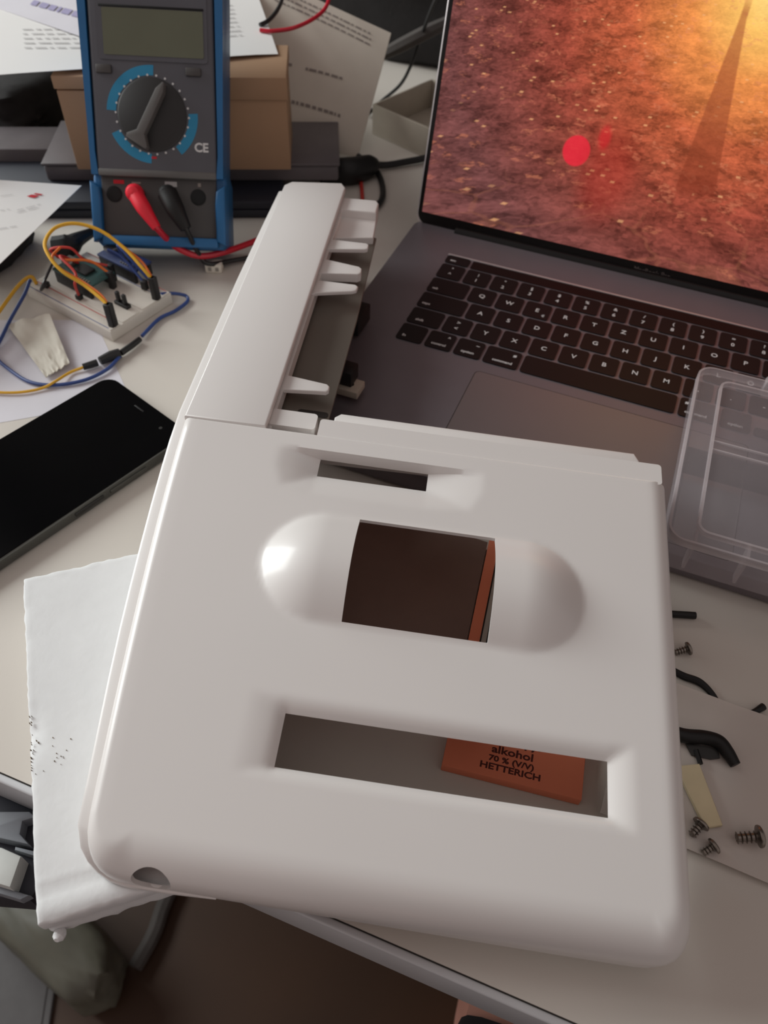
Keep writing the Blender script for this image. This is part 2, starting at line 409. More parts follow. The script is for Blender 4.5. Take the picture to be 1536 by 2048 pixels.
aprism('slot', rrect(27.5, 43.0, 26.0, 30.0, 1.8), -15.0, -13.7, 0.3, 'gap_dark')
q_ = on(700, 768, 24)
MB().box(q_[0]-7, q_[0]+7, q_[1]-6, q_[1]+6, 19, 24, 0.8).build('bracket', M('grey_card'), cover, world=True)
MB().lathe([(1.6, 23.5), (1.5, 24.2)], 14, (q_[0]+1, q_[1], 0)).build('bracket_hole', M('hole_black'), cover, world=True)
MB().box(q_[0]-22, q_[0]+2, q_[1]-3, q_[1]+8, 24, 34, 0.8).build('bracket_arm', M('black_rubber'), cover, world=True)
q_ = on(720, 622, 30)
MB().box(q_[0]-14, q_[0]+3, q_[1]-10, q_[1]+10, 18, 30, 0.8).build('arm_shadow_block', M('black_rubber'), cover, world=True)  # black block stands in for the arm's shadow on the laptop
# stepped skirt of the lower half along the left side
path = []
for (x, y) in [(-24.6, 222.5), (-25.6, 180), (-26.6, 120), (-26.6, 60), (-26.4, 8)]: path.append((aw(x, y, 0), aw(x+6.5, y, 0), 5.0, AX[:, 2]))
def cw(x, y, z=0): return OC+RC @ np.array([x, y, z])
for y in (86, 70, 50, 30, 10, -10, -30, -50, -70, -84):
    xe = flare(X0, y); path.append((cw(xe-6.0+1.2*sst(0, -84, y), y), cw(xe+0.8, y), 6.0, RC[:, 2]))
for a in (10, 25, 40, 55, 70, 85):
    t = math.radians(a); c, sn = math.cos(t), math.sin(t); ex, ey = -88-17*c**0.72, -80.4-19*sn**0.72
    path.append((cw(ex-(0.6+4.4*c*c)*c-0.2, ey-1.0*sn), cw(ex+1.2*c, ey+1.2*sn), 4*c*c+15*sn*sn+2.2, RC[:, 2]))
path += [(cw(-75, -100.4), cw(-75, -98.0), 16.6, RC[:, 2]), (cw(-58, -99.8), cw(-58, -98.2), 16.6, RC[:, 2])]
vs = []; fs = []
for k, (po, pi_, d, dn) in enumerate(path):
    nrm = (pi_-po); nrm = nrm/np.linalg.norm(nrm)
    sec = []
    for (e, z) in ((0, None), (0, -d-1.5), (0.35, -d-0.5), (1.4, -d), (None, -d)):
        p = (pi_ if e is None else po+nrm*e).copy()
        p = p+dn*(-(p[2]-ZB)/dn[2] if z is None else max(z, -(p[2]-ZB-0.4)/dn[2]))
        sec.append(p)
    q = pi_-dn*(pi_[2]-ZB)/dn[2]; sec.append(q)
    vs += sec
for k in range(len(path)-1):
    for i in range(6): fs.append((k*6+i, k*6+(i+1) % 6, (k+1)*6+(i+1) % 6, (k+1)*6+i))
fs += [tuple(range(6)), tuple((len(path)-1)*6+i for i in range(6))]
MB().add(vs, fs).build('lower_skirt', M('white_plastic'), cover, smooth=30, world=True)

# ------------------------------------------------------------------ polystyrene slab
ps = thing('polystyrene_slab', 'white polystyrene foam slab lying under the device cover at the desk edge', 'foam slab', (-88, -308, 0), axes=((0.645, -0.764, 0), (0.764, 0.645, 0), (0, 0, 1)))
def slab_mesh():
    nx, ny, nz = 80, 40, 8; L, Wd, T = 153.0, 72.0, 20.0
    b = bmesh.new(); bmesh.ops.create_cube(b, size=1)
    for v in b.verts: v.co = ((v.co.x+.5)*L, (v.co.y+.5)*Wd, (v.co.z+.5)*T)
    bmesh.ops.bevel(b, geom=b.edges[:], offset=1.0, segments=2, profile=.5, affect='EDGES')
    for d, n, ln in (((1, 0, 0), 60, L), ((0, 1, 0), 28, Wd), ((0, 0, 1), 6, T)):
        for k in range(1, n):
            bmesh.ops.bisect_plane(b, geom=b.verts[:]+b.edges[:]+b.faces[:], plane_co=Vector(d)*ln*k/n, plane_no=d)
    from mathutils import noise
    for v in b.verts:
        p = v.co; e = min(p.x, L-p.x, p.y, Wd-p.y) if p.z > T-2 else 3
        nv = noise.noise_vector(p*0.22)*0.10+noise.noise_vector(p*0.05)*0.22
        if e < 2.0: nv += noise.noise_vector(p*0.3)*0.55
        if p.z > T-2 and L-12 < p.x < L-9.5: nv.z -= 0.9      # pressed line next to the front edge
        if p.z > T-3 and p.x > L-1.5: nv.z -= 0.8
        if p.x > L-3 and p.z < T-3: nv.x += -1.6 if p.z < 12 else 0.0; nv += noise.noise_vector(p*0.25)*(0.9 if p.z < 12 else 0.3)
        if p.z > T-6 and p.y < 6 and 66 < p.x < 92: nv.z -= 1.3*(1-abs(p.x-79)/13)*max(0, 1-p.y/6)*2
        if p.z < 0.5: nv.z = 0
        v.co = p+nv
    for v in b.verts: v.co.z = max(0.0, min(v.co.z, 20.2))
    return MB().bm(b)
slab_mesh().build('foam_block', M('polystyrene'), ps, smooth=60)
mb = MB()
for k in range(34):
    if k < 20: x, y = random.uniform(70, 102), abs(random.gauss(0.6, 0.8))
    else: x, y = random.gauss(92, 4), random.gauss(11, 3)
    r = random.uniform(0.12, 0.32); mb.lathe([(r, 19.3), (r*0.7, 20.35)], 6, (x, max(0.5, y), 0))
mb.build('dirt_speck', M('stain'), ps)['kind'] = 'stuff'
MB().lathe([(1.6, -2.2), (2.4, -0.6), (2.2, 1.0), (1.0, 2.2)], 8, (153.2, 3.0, 3.0), (0.6, -0.3, 0.3)).build('broken_bead', M('polystyrene'), ps)

# ------------------------------------------------------------------ laptop
lap = thing('laptop', 'open grey aluminium laptop with black keys and a sunset city picture on its screen', 'laptop', (138, -48, 0))
def lw(mb, name, m, parent=lap, smooth=35): return mb.build(name, M(m), parent, smooth, world=True)
lw(MB().prism(rrect(-36.5, 312.8, -168, 76, 9, 8), 1.2, 15.5, 1.0, 3, bottom=True), 'base', 'aluminium_grey')
for x in (-25, 300):
    for y in (-156, 62): lw(MB().lathe([(6, 0), (6, 1.3)], 16, (x, y, 0)), 'foot', 'black_rubber')
lw(MB().prism(rrect(58.0, 218.0, -168+6.5, -74.0, 3, 4), 15.45, 15.62, 0.08, 1), 'trackpad', 'trackpad_glass')
lw(MB().prism(rrect(57.5, 218.5, -168+6.0, -73.5, 3.3, 4), 15.4, 15.52, 0), 'trackpad_gap', 'gap_dark')
U, V = 19.0, 18.7
KM = {}
def key_mesh(w, h):
    k = (round(w, 2), round(h, 2))
    if k not in KM: KM[k] = MB().prism(rrect(-w/2, w/2, -h/2, h/2, 2.0, 3), 0, 0.9, 0.35, 1).mesh('key', M('key_black'), 35)
    return KM[k]
inv_lap = WM['laptop'].inverted()
def key(u0, u1, yc, legends=(), h=None):
    w = (u1-u0)*U-2.0; hh = (V-2.0) if h is None else h
    o = bpy.data.objects.new('key', key_mesh(w, hh)); COL.objects.link(o); o.parent = lap
    o.matrix_local = inv_lap @ Matrix.Translation(Vector(((u0+u1)/2*U, yc, 15.3))*S)
    for (s, dx, dy, sz) in legends: text('legend', s, sz, M('legend'), o, (dx, dy, 0.93), bold=0.06)
row = [('^', '°')]+list(zip('1234567890', '!"§$%&/()='))+[('ß', '?'), ('´', '`')]
for i, (a, c) in enumerate(row): key(i, i+1, V, [(a, 0, -2.9, 4.6), (c, 0, 3.4, 4.2)])
key(13, 14.5, V, [('delete', 2, -4, 3.2)])
key(0, 1.5, 0, [('tab', -8, -4, 3.2)])
for i, c in enumerate('QWERTZUIOPÜ+'): key(1.5+i, 2.5+i, 0, [(c, 0, 0, 5.2)]+([('€', 5, -4.6, 3.2)] if c == 'E' else []))
key(0, 1.75, -V, [('caps', -10, -4, 3.2)])
for i, c in enumerate('ASDFGHJKLÖÄ#'): key(1.75+i, 2.75+i, -V, [(c, 0, 0, 5.2)])
key(13.75, 14.5, -V/2, [('return', 0, -12, 3.0)], h=2*V-2.0)
key(0, 1.25, -2*V, [('shift', -3, -4, 3.2)])
key(1.25, 2.25, -2*V, [('<', 0, -2.9, 4.6), ('>', 0, 3.2, 4.6)])
for i, c in enumerate('YXCVBNM,.-'): key(2.25+i, 3.25+i, -2*V, [(c, 0, 0, 5.2)])
key(12.25, 14.5, -2*V, [('shift', 10, -4, 3.2)])
key(0, 1, -3*V, [('fn', -4, -4, 3.2)]); key(1, 2, -3*V, [('control', 0, -4, 3.2), ('^', 4.5, 4, 4)]); key(2, 3, -3*V, [('option', 0, -4, 3.2), ('~', 4.5, 4, 4)])
key(3, 4.25, -3*V, [('command', 1, -4, 3.2), ('#', 7, 4, 3.6)]); key(4.25, 9.25, -3*V)
key(9.25, 10.5, -3*V, [('command', -1, -4, 3.2), ('#', -7, 4, 3.6)]); key(10.5, 11.5, -3*V, [('option', 0, -4, 3.2)])
key(11.5, 12.5, -3*V-4.6, (), h=7.4); key(12.5, 13.5, -3*V-4.6, (), h=7.4); key(12.5, 13.5, -3*V+4.6, (), h=7.4); key(13.5, 14.5, -3*V-4.6, (), h=7.4)
key(0, 1, 1.5*V+5.6, [('esc', -3, -1, 3.2)], h=9.6)
lw(MB().prism(rrect(19.8, 256, 1.5*V+0.8, 1.5*V+10.4, 1.2), 15.3, 15.9, 0.2, 1), 'touch_bar', 'bezel_black')
lw(MB().box(0.5, 274.5, 1.5*V+10.9, 1.5*V+12.3, 15.3, 16.3, 0.4), 'recess_edge', 'aluminium_edge')
# lid, tilted back 15 degrees from upright
LT = math.radians(75); LU = np.array([0, math.cos(LT), math.sin(LT)]); LN = np.array([0, -math.sin(LT), math.cos(LT)]); LO = np.array([0, 71.0, 12.0])
def lidm(mb): mb.v = [tuple(LO+np.array([p[0], 0, 0])+LU*p[1]+LN*p[2]) for p in mb.v]; return mb
lw(lidm(MB().prism(rrect(-36.9, 313.2, 1.0, 242, 9, 8), -6.5, -0.6, 1.0, 3, bottom=True)), 'lid', 'aluminium_edge')
lw(lidm(MB().prism(rrect(-35.6, 311.9, 3.0, 240.5, 8, 8), -0.8, 0.0, 0.15, 1)), 'bezel', 'bezel_black')
lw(MB().tube([(-5, 72.5, 13.6), (281, 72.5, 13.6)], 5.0, 16, smooth=False), 'hinge', 'bezel_black')
disp = lidm(MB().box(-32.6, 308.9, 11.5, 232, -0.3, 0.12))
# display picture: evening city, procedural
dm = bpy.data.materials.new('display_picture'); dm.use_nodes = True; nt = dm.node_tree; nt.nodes.clear(); MATS['display'] = dm
N = nt.nodes.new; Lk = nt.links.new
def math_(op, a, b=None, c=None, clamp=False):
    n = N('ShaderNodeMath'); n.operation = op; n.use_clamp = clamp
    for i, q in enumerate((a, b, c)):
        if q is None: continue
        if isinstance(q, (int, float)): n.inputs[i].default_value = q
        else: Lk(q, n.inputs[i])
    return n.outputs[0]
def maprange(v, a, b, c=0.0, d=1.0, smooth=True):
    n = N('ShaderNodeMapRange'); n.interpolation_type = 'SMOOTHSTEP' if smooth else 'LINEAR'
    Lk(v, n.inputs[0]); 
    for i, q in enumerate((a, b, c, d)): n.inputs[1+i].default_value = q
    return n.outputs[0]
def mix(f, a, b, mode='MIX'):
    n = N('ShaderNodeMix'); n.data_type = 'RGBA'; n.blend_type = mode
    for s, q in ((n.inputs[0], f), (n.inputs[6], a), (n.inputs[7], b)):
        if isinstance(q, (tuple, list)): s.default_value = (*q, 1)
        elif isinstance(q, (int, float)): s.default_value = q
        else: Lk(q, s)
    return n.outputs[2]
tc = N('ShaderNodeTexCoord'); sp = N('ShaderNodeSeparateXYZ'); Lk(tc.outputs['Object'], sp.inputs[0])
X = math_('MULTIPLY', sp.outputs[0], 1000.0); Y = math_('MULTIPLY', sp.outputs[1], 1000.0)
def vec(x, y):
    n = N('ShaderNodeCombineXYZ'); Lk(x, n.inputs[0]); Lk(y, n.inputs[1]); return n.outputs[0]
def dist(x0, y0, sx=1.0, sy=1.0):
    a = math_('MULTIPLY', math_('SUBTRACT', X, x0), sx); b_ = math_('MULTIPLY', math_('SUBTRACT', Y, y0), sy)
    return math_('SQRT', math_('ADD', math_('MULTIPLY', a, a), math_('MULTIPLY', b_, b_)))
gd = dist(160, 176)
rp = N('ShaderNodeValToRGB'); Lk(maprange(gd, 0, 200, smooth=False), rp.inputs[0]); e = rp.color_ramp.elements
e[0].position = 0.0; e[0].color = (*lin((255, 226, 140)), 1); e[1].position = 1.0; e[1].color = (*lin((116, 70, 68)), 1)
for p, c in ((0.12, (255, 196, 104)), (0.25, (238, 146, 78)), (0.42, (192, 96, 62)), (0.62, (154, 72, 56)), (0.8, (130, 68, 60))):
    q = e.new(p); q.color = (*lin(c), 1)
per = math_('ADD', 0.55, math_('MULTIPLY', Y, 0.0085))
Yp = math_('MULTIPLY', Y, math_('ADD', 0.8, math_('MULTIPLY', Y, 0.007)))
Xp = math_('MULTIPLY', math_('SUBTRACT', X, 140), per)
Yq = math_('MULTIPLY', Yp, 1.35)
def vor(scale, jit=0.9, feat='F1', x=None, y=None):
    v = N('ShaderNodeTexVoronoi'); v.feature = feat; Lk(vec(x or Xp, y or Yq), v.inputs['Vector']); v.inputs['Scale'].default_value = scale; v.inputs['Randomness'].default_value = jit
    if feat == 'F1': v.distance = 'CHEBYCHEV'
    return v
def noi(scale, det, rough=0.5, x=None, y=None):
    v = N('ShaderNodeTexNoise'); Lk(vec(x or Xp, y or Yq), v.inputs['Vector']); v.inputs['Scale'].default_value = scale; v.inputs['Detail'].default_value = det; v.inputs['Roughness'].default_value = rough; return v.outputs['Fac']
wob = noi(0.06, 2); Xw = math_('ADD', Xp, math_('MULTIPLY', wob, 10)); Yw = math_('ADD', Yq, math_('MULTIPLY', noi(0.05, 2, x=Yq, y=Xp), 12))
va = vor(0.12, 1.0, x=Xw, y=Yw); vb = vor(0.36, 1.0, x=Xw, y=Yw); vc = vor(0.11, 1.0, 'F1')
def chan(v, k):
    n = N('ShaderNodeSeparateColor'); Lk(v.outputs['Color'], n.inputs[0]); return n.outputs[k]
fine = noi(0.22, 5, 0.62); big = noi(0.035, 3)
tone = math_('ADD', math_('ADD', math_('MULTIPLY', chan(va, 0), 0.26), math_('MULTIPLY', chan(vb, 1), 0.30)), math_('ADD', math_('MULTIPLY', fine, 0.55), math_('MULTIPLY', big, 1.3)))
tone = maprange(tone, 0.85, 1.65, 0.42, 1.5, smooth=False)
fade = maprange(gd, 10, 110, 0.2, 1.0)
tone = math_('ADD', math_('MULTIPLY', math_('SUBTRACT', tone, 1.0), fade), 1.0)
tn = N('ShaderNodeCombineColor'); [Lk(tone, tn.inputs[i]) for i in range(3)]
colr = mix(1.0, rp.outputs[0], tn.outputs[0], 'MULTIPLY')
# sparse sunlit roofs and street lights
roof = math_('MULTIPLY', maprange(chan(va, 2), 0.86, 0.93), maprange(fine, 0.42, 0.62))
colr = mix(math_('MULTIPLY', roof, 0.42), colr, lin((214, 130, 96)))
spark = math_('MULTIPLY', maprange(vc.outputs['Distance'], 0.22, 0.10), maprange(chan(vc, 0), 0.78, 0.86))
colr = mix(math_('MULTIPLY', spark, 0.55), colr, lin((250, 186, 130)))
# a few pale road curves low in the picture
rd = vor(0.021, 0.8, 'DISTANCE_TO_EDGE', x=Xw, y=Yw)
colr = mix(math_('MULTIPLY', maprange(rd.outputs['Distance'], 0.03, 0.012), maprange(Y, 60, 25, 0, 0.10)), colr, lin((216, 138, 100)))
# tower
tt = maprange(Y, 62, 158, 0, 1, smooth=False)
cx = math_('SUBTRACT', 148.0, math_('MULTIPLY', tt, 5.5)); hw = math_('SUBTRACT', 12.5, math_('MULTIPLY', tt, 10.6))
ad = math_('ABSOLUTE', math_('SUBTRACT', X, cx))
tw = math_('MULTIPLY', maprange(math_('SUBTRACT', ad, hw), 0.7, -0.7), maprange(Y, 56, 66)); tw = math_('MULTIPLY', tw, maprange(Y, 172, 160))
colr = mix(math_('MULTIPLY', tw, 0.7), colr, mix(tt, lin((128, 52, 36)), lin((178, 96, 58))))
# red light spots in the picture
colr = mix(math_('MULTIPLY', maprange(dist(67, 72, 1, 0.95), 9.6, 8.4), 0.85), colr, lin((232, 44, 62)))
colr = mix(math_('MULTIPLY', maprange(dist(83, 83, 1, 0.55), 5.5, 2.0), 0.7), colr, lin((214, 40, 50)))
colr = mix(math_('MULTIPLY', maprange(dist(90, 62, 1, 0.6), 26, 6), 0.4), colr, lin((170, 44, 36)))
em = N('ShaderNodeEmission'); Lk(colr, em.inputs[0]); em.inputs[1].default_value = 1.0
out = N('ShaderNodeOutputMaterial'); Lk(em.outputs[0], out.inputs[0])
d_ = MB().box(-32.6, 308.9, 11.5, 232, -0.3, 0.12)
dob = bpy.data.objects.new('display', d_.mesh('display', dm, None)); COL.objects.link(dob); dob.parent = lap
dmw = Matrix([[1, 0, 0, LO[0]*S], [0, LU[1], LN[1], LO[1]*S], [0, LU[2], LN[2], LO[2]*S], [0, 0, 0, 1]])
dob.matrix_local = inv_lap @ dmw
bz = bpy.data.objects.get('bezel')
to = bpy.data.objects.new('bezel_lettering', text_mesh('MacBook Pro', 4.6, M('bezel_text'), ext=0.04)); COL.objects.link(to); to.parent = bz
to.matrix_local = inv_lap @ dmw @ Matrix.Translation(Vector((138, 6.6, 0.04))*S)

# ------------------------------------------------------------------ smartphone
pc = [on(-190, 985, 9)[:2], on(205, 752, 9)[:2]]
# long axis of the phone along the desk
pa = np.array([-81.9, -200.9])-np.array([-114.4, -297.7]); pa = pa/np.linalg.norm(pa); pb = np.array([-pa[1], pa[0]])
corner = np.array([-77.0, -186.5])     # front-right long edge ends at the top right corner
phone = thing('smartphone', 'black smartphone lying face up beside the white cover', 'phone', (corner[0]-pa[0]*75+pb[0]*37, corner[1]-pa[1]*75+pb[1]*37, 0), axes=((pb[0]*-1, pb[1]*-1, 0), (pa[0], pa[1], 0), (0, 0, 1)))
MB().prism(rrect(-37, 37, -78, 78, 9, 6), 0.9, 8.2, 1.2, 3, bottom=True).build('frame', M('phone_frame'), phone)
MB().prism(rrect(-36.3, 36.3, -77.3, 77.3, 8.4, 6), 8.0, 8.8, 0.35, 2).build('glass', M('phone_glass'), phone)
MB().box(36.6, 37.7, 22, 46, 3.4, 5.8, 0.4).build('volume_button', M('phone_frame'), phone)
MB().box(36.6, 37.5, 0, 18, 3.2, 6.0, 0.4).build('power_button', M('phone_dark'), phone)
MB().box(-4, 4, 70.6, 71.6, 8.7, 8.86, 0.05).build('earpiece', M('black_rubber'), phone)
MB().lathe([(1.1, 8.7), (1.0, 8.86)], 12, (22, 69, 0)).build('camera_lens', M('phone_dark'), phone)

# ------------------------------------------------------------------ multimeter leaning on the box
MBo = np.array([-179.245, -46.525, 21.696]); Mw = np.array([0.915392, 0.400486, -0.029269]); Mu = np.array([-0.195832, 0.508819, 0.838160]); Mn = np.array([0.350564, -0.761513, 0.544197])
met = thing('multimeter', 'digital multimeter in a blue rubber holster leaning against the cardboard box', 'multimeter', MBo, axes=(Mw, Mu, Mn))
def mp(mb, name, m, smooth=35, parent=met): return mb.build(name, M(m), parent, smooth)
hol = [(-44.5, 4), (-41, 0.5), (41, 0.5), (45, 4), (44.8, 44), (43.2, 50), (45.5, 150), (45.8, 176), (41, 183), (-41, 183), (-45.6, 176), (-45.3, 150), (-43, 50), (-44.2, 44)]
mp(MB().prism(hol, -37, -3, 2.5, 3, bottom=True), 'holster', 'meter_blue')
for sx in (-1, 1):
    mp(MB().prism([(sx*44.6, 3), (sx*44.7, 42), (sx*38.6, 38), (sx*37.8, 30), (sx*38.2, 6)][::sx], -6, 4.0, 1.6, 3), 'holster_lip', 'meter_blue')
    mp(MB().prism([(sx*43.4, 46), (sx*45.6, 150), (sx*45.8, 178), (sx*40.5, 178), (sx*40.2, 60), (sx*38.9, 46)][::sx], -6, 2.2, 1.4, 3), 'holster_lip', 'meter_blue')
mp(MB().box(-39, 39, 1.5, 8, -6, 3.0, 1.4), 'holster_lip', 'meter_blue')
mp(MB().prism(rrect(-38.2, 38.2, 6, 50, 2), -8, -1.0, 0.8), 'lower_panel', 'meter_low')
mp(MB().prism(rrect(-39.6, 39.6, 46.2, 178, 3), -8, 2.0, 2.2, 3), 'front_panel', 'meter_body')
mp(MB().box(-39.0, 39.0, 45.2, 50.0, -4, 2.6, 1.2), 'panel_step', 'meter_pointer')
mp(MB().prism(rrect(-34.0, 35.4, 114.6, 156, 2), 1.6, 2.6, 0.5), 'display_window', 'meter_body')
mp(MB().prism(rrect(-30.2, 33.0, 117.4, 144.0, 1), 2.2, 2.9, 0.2), 'display', 'meter_lcd')
mp(MB().box(-32, 33.5, 144.4, 145.6, 2.3, 3.2, 0.2), 'display_shade', 'hole_black')
dc = (-1.5, 83.2)
mp(MB().lathe([(22.2, 1.5), (22.2, 3.2), (21.0, 4.0), (0.1, 4.0)], 48, (dc[0], dc[1], 0)), 'dial', 'meter_dial')
pd = np.array([0.47, 0.88]); pn = np.array([-pd[1], pd[0]])
def pp(a, c): q = np.array(dc)+pd*a+pn*c; return (q[0], q[1])
mp(MB().prism([pp(-21, -7), pp(-19, -7.5), pp(-13, -2.6), pp(15, -2.6), pp(20.5, -0.6), pp(20.5, 0.6), pp(15, 2.8), pp(-13, 3.0), pp(-18, 7.5), pp(-20.5, 7)], 3.4, 11.5, 0.8), 'dial_pointer', 'meter_pointer')
def arc(a0, a1, r0, r1, z0, z1):
    n = max(3, int(abs(a1-a0)/5)); A = [math.radians(a0+(a1-a0)*i/n) for i in range(n+1)]
    return MB().prism([(dc[0]+r1*math.cos(a), dc[1]+r1*math.sin(a)) for a in A]+[(dc[0]+r0*math.cos(a), dc[1]+r0*math.sin(a)) for a in A[::-1]], z0, z1)
for a0, a1 in ((86, 176), (204, 266), (-52, 4)): mp(arc(a0, a1, 23.4, 29.4, 1.9, 2.15), 'range_arc', 'meter_arc')
for k in range(26):
    a = math.radians(12+k*360/26); mp(MB().lathe([(0.75, 2.0), (0.7, 2.3)], 8, (dc[0]+23.6*math.cos(a), dc[1]+23.6*math.sin(a), 0)), 'range_tick', 'print_white')
mp(MB().box(-36, -26, 106.4, 111.6, 1.6, 4.0, 0.8), 'push_button', 'meter_low'); mp(MB().box(21, 31, 107.0, 112.0, 1.6, 4.0, 0.8), 'push_button', 'meter_low')
for x in (-29.9, -14.3, 7.4, 26.0): mp(MB().lathe([(5.2, -1.2), (5.2, -0.6), (4.2, -0.4), (4.2, -0.3)], 24, (x, 34.2, 0)), 'jack', 'hole_black')
text('marking', 'CE', 7.6, M('print_white'), met, (29.6, 64.6, 2.1), bold=0.25)
mp(MB().box(-30, -23, 40.8, 43.2, -1.1, -0.75), 'jack_label', 'ink_red'); mp(MB().box(4, 12, 40.2, 43.4, -1.1, -0.75), 'jack_label', 'ink'); 
mp(MB().box(-18, -12, 41.2, 42.4, -1.1, -0.75), 'jack_label', 'ink_dark'); mp(MB().box(-6, 0, 56.8, 58.2, 1.8, 2.12), 'jack_label', 'ink_red')
mp(MB().box(26, 28, 40.8, 43.2, -1.1, -0.75), 'jack_label', 'ink_dark')
def mw_(x, y, z): return MBo+Mw*x+Mu*y+Mn*z
def lead(name, label, plug_m, lead_m, jack, knee, pts, r=1.9, fat=1.0):
    t = thing(name, label, 'test lead', mw_(*jack))
    j = mw_(*jack); k = mw_(*knee); h = mw_(jack[0], jack[1], jack[2]+9)
    MB().tube([j-Mn*3, j+Mn*4, h], [4.6, 5.2, 5.6], 14).build('plug', M(plug_m), t, world=True)
    MB().lathe([(0.5, 7.2), (3.6, 6.2), (5.6, 3.2), (6.0, 0), (5.4, -3), (3, -5)], 16, h-Mn*2, Mn).build('plug_head', M(plug_m), t, world=True)
    MB().tube([h-Mn*1, (h*0.55+k*0.45)+Mn*1.5, k], [5.4*fat, 5.0*fat, 3.0*fat], 14).build('strain_relief', M(plug_m), t, world=True)
    MB().tube([h*0.2+k*0.8, k]+pts, r, 8).build('cable', M(lead_m), t, world=True)
lead('test_lead', 'red test lead plugged into the multimeter', 'red_plastic', 'red_lead', (-14.3, 34.7, 0), (0.5, 13.0, 14), [on(338, 482, 26), on(362, 500, 20), on(400, 512, 14), on(445, 505, 12), on(495, 488, 10), on(545, 468, 8), on(600, 440, 6)], 2.2)
lead('test_lead', 'black test lead plugged into the multimeter', 'black_rubber', 'wire_black', (7.4, 35.0, 0), (19.5, 13.0, 12), [on(400, 512, 14), on(420, 528, 8), on(470, 520, 4), on(560, 505, 3)], 1.7, 1.25)

# ------------------------------------------------------------------ stack behind the multimeter
ba = np.array([0.905, 0.426, 0.0]); bb_ = np.array([-0.426, 0.905, 0.0])
def stack_box(name, label, cat, p, sx, sy, z0, z1, m, bev=1.0, off=(0, 0)):
    t = thing(name, label, cat, (p[0], p[1], z0), axes=(ba, bb_, (0, 0, 1)))
    return t
nc = stack_box('folder_case', 'flat dark navy case lying on the desk under the grey case', 'case', (-285, -12), 0, 0, 0, 14, 'navy_case')
MB().box(-70, 160, 2, 128, 0, 7, 1.5).build('case_body', M('navy_case'), nc); MB().box(-70, 160, 2, 128, 7.3, 14, 1.5).build('case_lid', M('navy_case'), nc)
gc = stack_box('plastic_case', 'grey plastic case under the cardboard box', 'case', (-300, 2), 0, 0, 14, 29, 'grey_case')
MB().box(-14, 212, 14, 86, 0.1, 12.0, 2.0).build('case_body', M('grey_case'), gc); MB().box(-15, 213, 13, 87, 12.2, 14.8, 1.0).build('case_lid', M('grey_case'), gc)
cb = stack_box('cardboard_box', 'brown cardboard box standing behind the multimeter', 'box', (-287, 10.5), 0, 0, 29, 95, 'cardboard')
MB().box(0, 160, 0, 58, 0.1, 57, 0.8).build('box_body', M('cardboard'), cb)
MB().box(-1.0, 161, -1.2, 59, 58.2, 67, 0.8).build('box_lid', M('cardboard'), cb)
MB().box(104, 161.2, -1.6, -1.0, 52, 67, 0.2).build('lid_flap', M('cardboard'), cb)
# papers on top of the box
zp = 98.0
A = [on(-120, 160, zp+2), on(556, 106, zp), on(498, -60, zp+6), on(-120, -40, zp+6)]
hf1 = lambda u, w: -2.0*max(0, u-0.9)*10*max(0, 0.4-w) + 0.4*math.sin(u*9)*math.cos(w*4)
pt = thing('printed_sheet', 'white printed sheet lying on top of the cardboard box', 'paper', A[0])
sheet('sheet', A, M('paper'), pt, hf=hf1)
stroke_lines('printed_text', A, [(0.24-0.0*k, 0.43, 0.22+0.046*k, 0.185+0.046*k, 0.007) for k in range(5)]+[(0.855+0.005*k, 0.905, 0.2+0.05*k, 0.2+0.05*k, 0.007) for k in range(8)], M('ink'), pt, hf1, 0.6)
A = [on(-140, -30, zp+5), on(172, 76, zp+4), on(300, -60, zp+8), on(-60, -120, zp+9)]
pt = thing('printed_sheet', 'lilac tinted sheet with purple stripes on top of the printed paper', 'paper', A[0])
sheet('sheet', A, M('paper_lilac'), pt, thick=0.3)
stroke_lines('printed_stripe', A, [(0.55, 0.9, 0.40, 0.46, 0.09), (0.6, 0.98, 0.2, 0.22, 0.07), (0.45, 0.75, 0.62, 0.66, 0.07)], M('ink_purple'), pt, None, 0.5)
# leaning booklet page right of the box
A = [np.array([-232, 132, 22.0]), np.array([-126, 177, 1.0]), np.array([-121, 238, 84.0]), np.array([-262, 215, 120.0])]
A[2] = on(782, 66, 82); A[1] = on(716, 312, 1.0)
hf2 = lambda u, w: 5.0*math.sin(math.pi*u)*math.sin(math.pi*w)
pt = thing('booklet_page', 'beige printed page leaning up behind the cardboard box', 'paper', A[1])
sheet('sheet', A, M('paper_beige'), pt, hf=hf2, thick=1.2)
stroke_lines('printed_text', A, [(0.54, 0.785, 0.475, 0.51, 0.018), (0.44, 0.82, 0.24, 0.25, 0.022), (0.41, 0.46, 0.465, 0.47, 0.018), (0.3, 0.9, 0.86, 0.84, 0.012), (0.3, 0.9, 0.90, 0.88, 0.012), (0.3, 0.9, 0.94, 0.92, 0.012)], M('ink_dark'), pt, hf2, 0.8)
# loops of wire lying over the papers
def wire(name, label, cat, pts, r, m, ends=None):
    t = thing(name, label, cat, pts[0]); MB().tube(pts, r, 8).build('insulation', M(m), t, world=True); return t
wire('coiled_wire', 'red wire arching over the beige page at the top', 'wire', [on(520, 60, 101), on(545, 62, 101), on(590, 55, 102), on(635, 32, 104), on(656, 5, 106), on(662, -40, 108)], 1.5, 'red_lead')
wire('coiled_wire', 'short black wire end sticking out above the printed paper', 'wire', [on(520, 50, 101), on(538, 40, 102), on(556, 18, 103), on(566, -10, 104), on(568, -50, 105)], 1.6, 'wire_black')

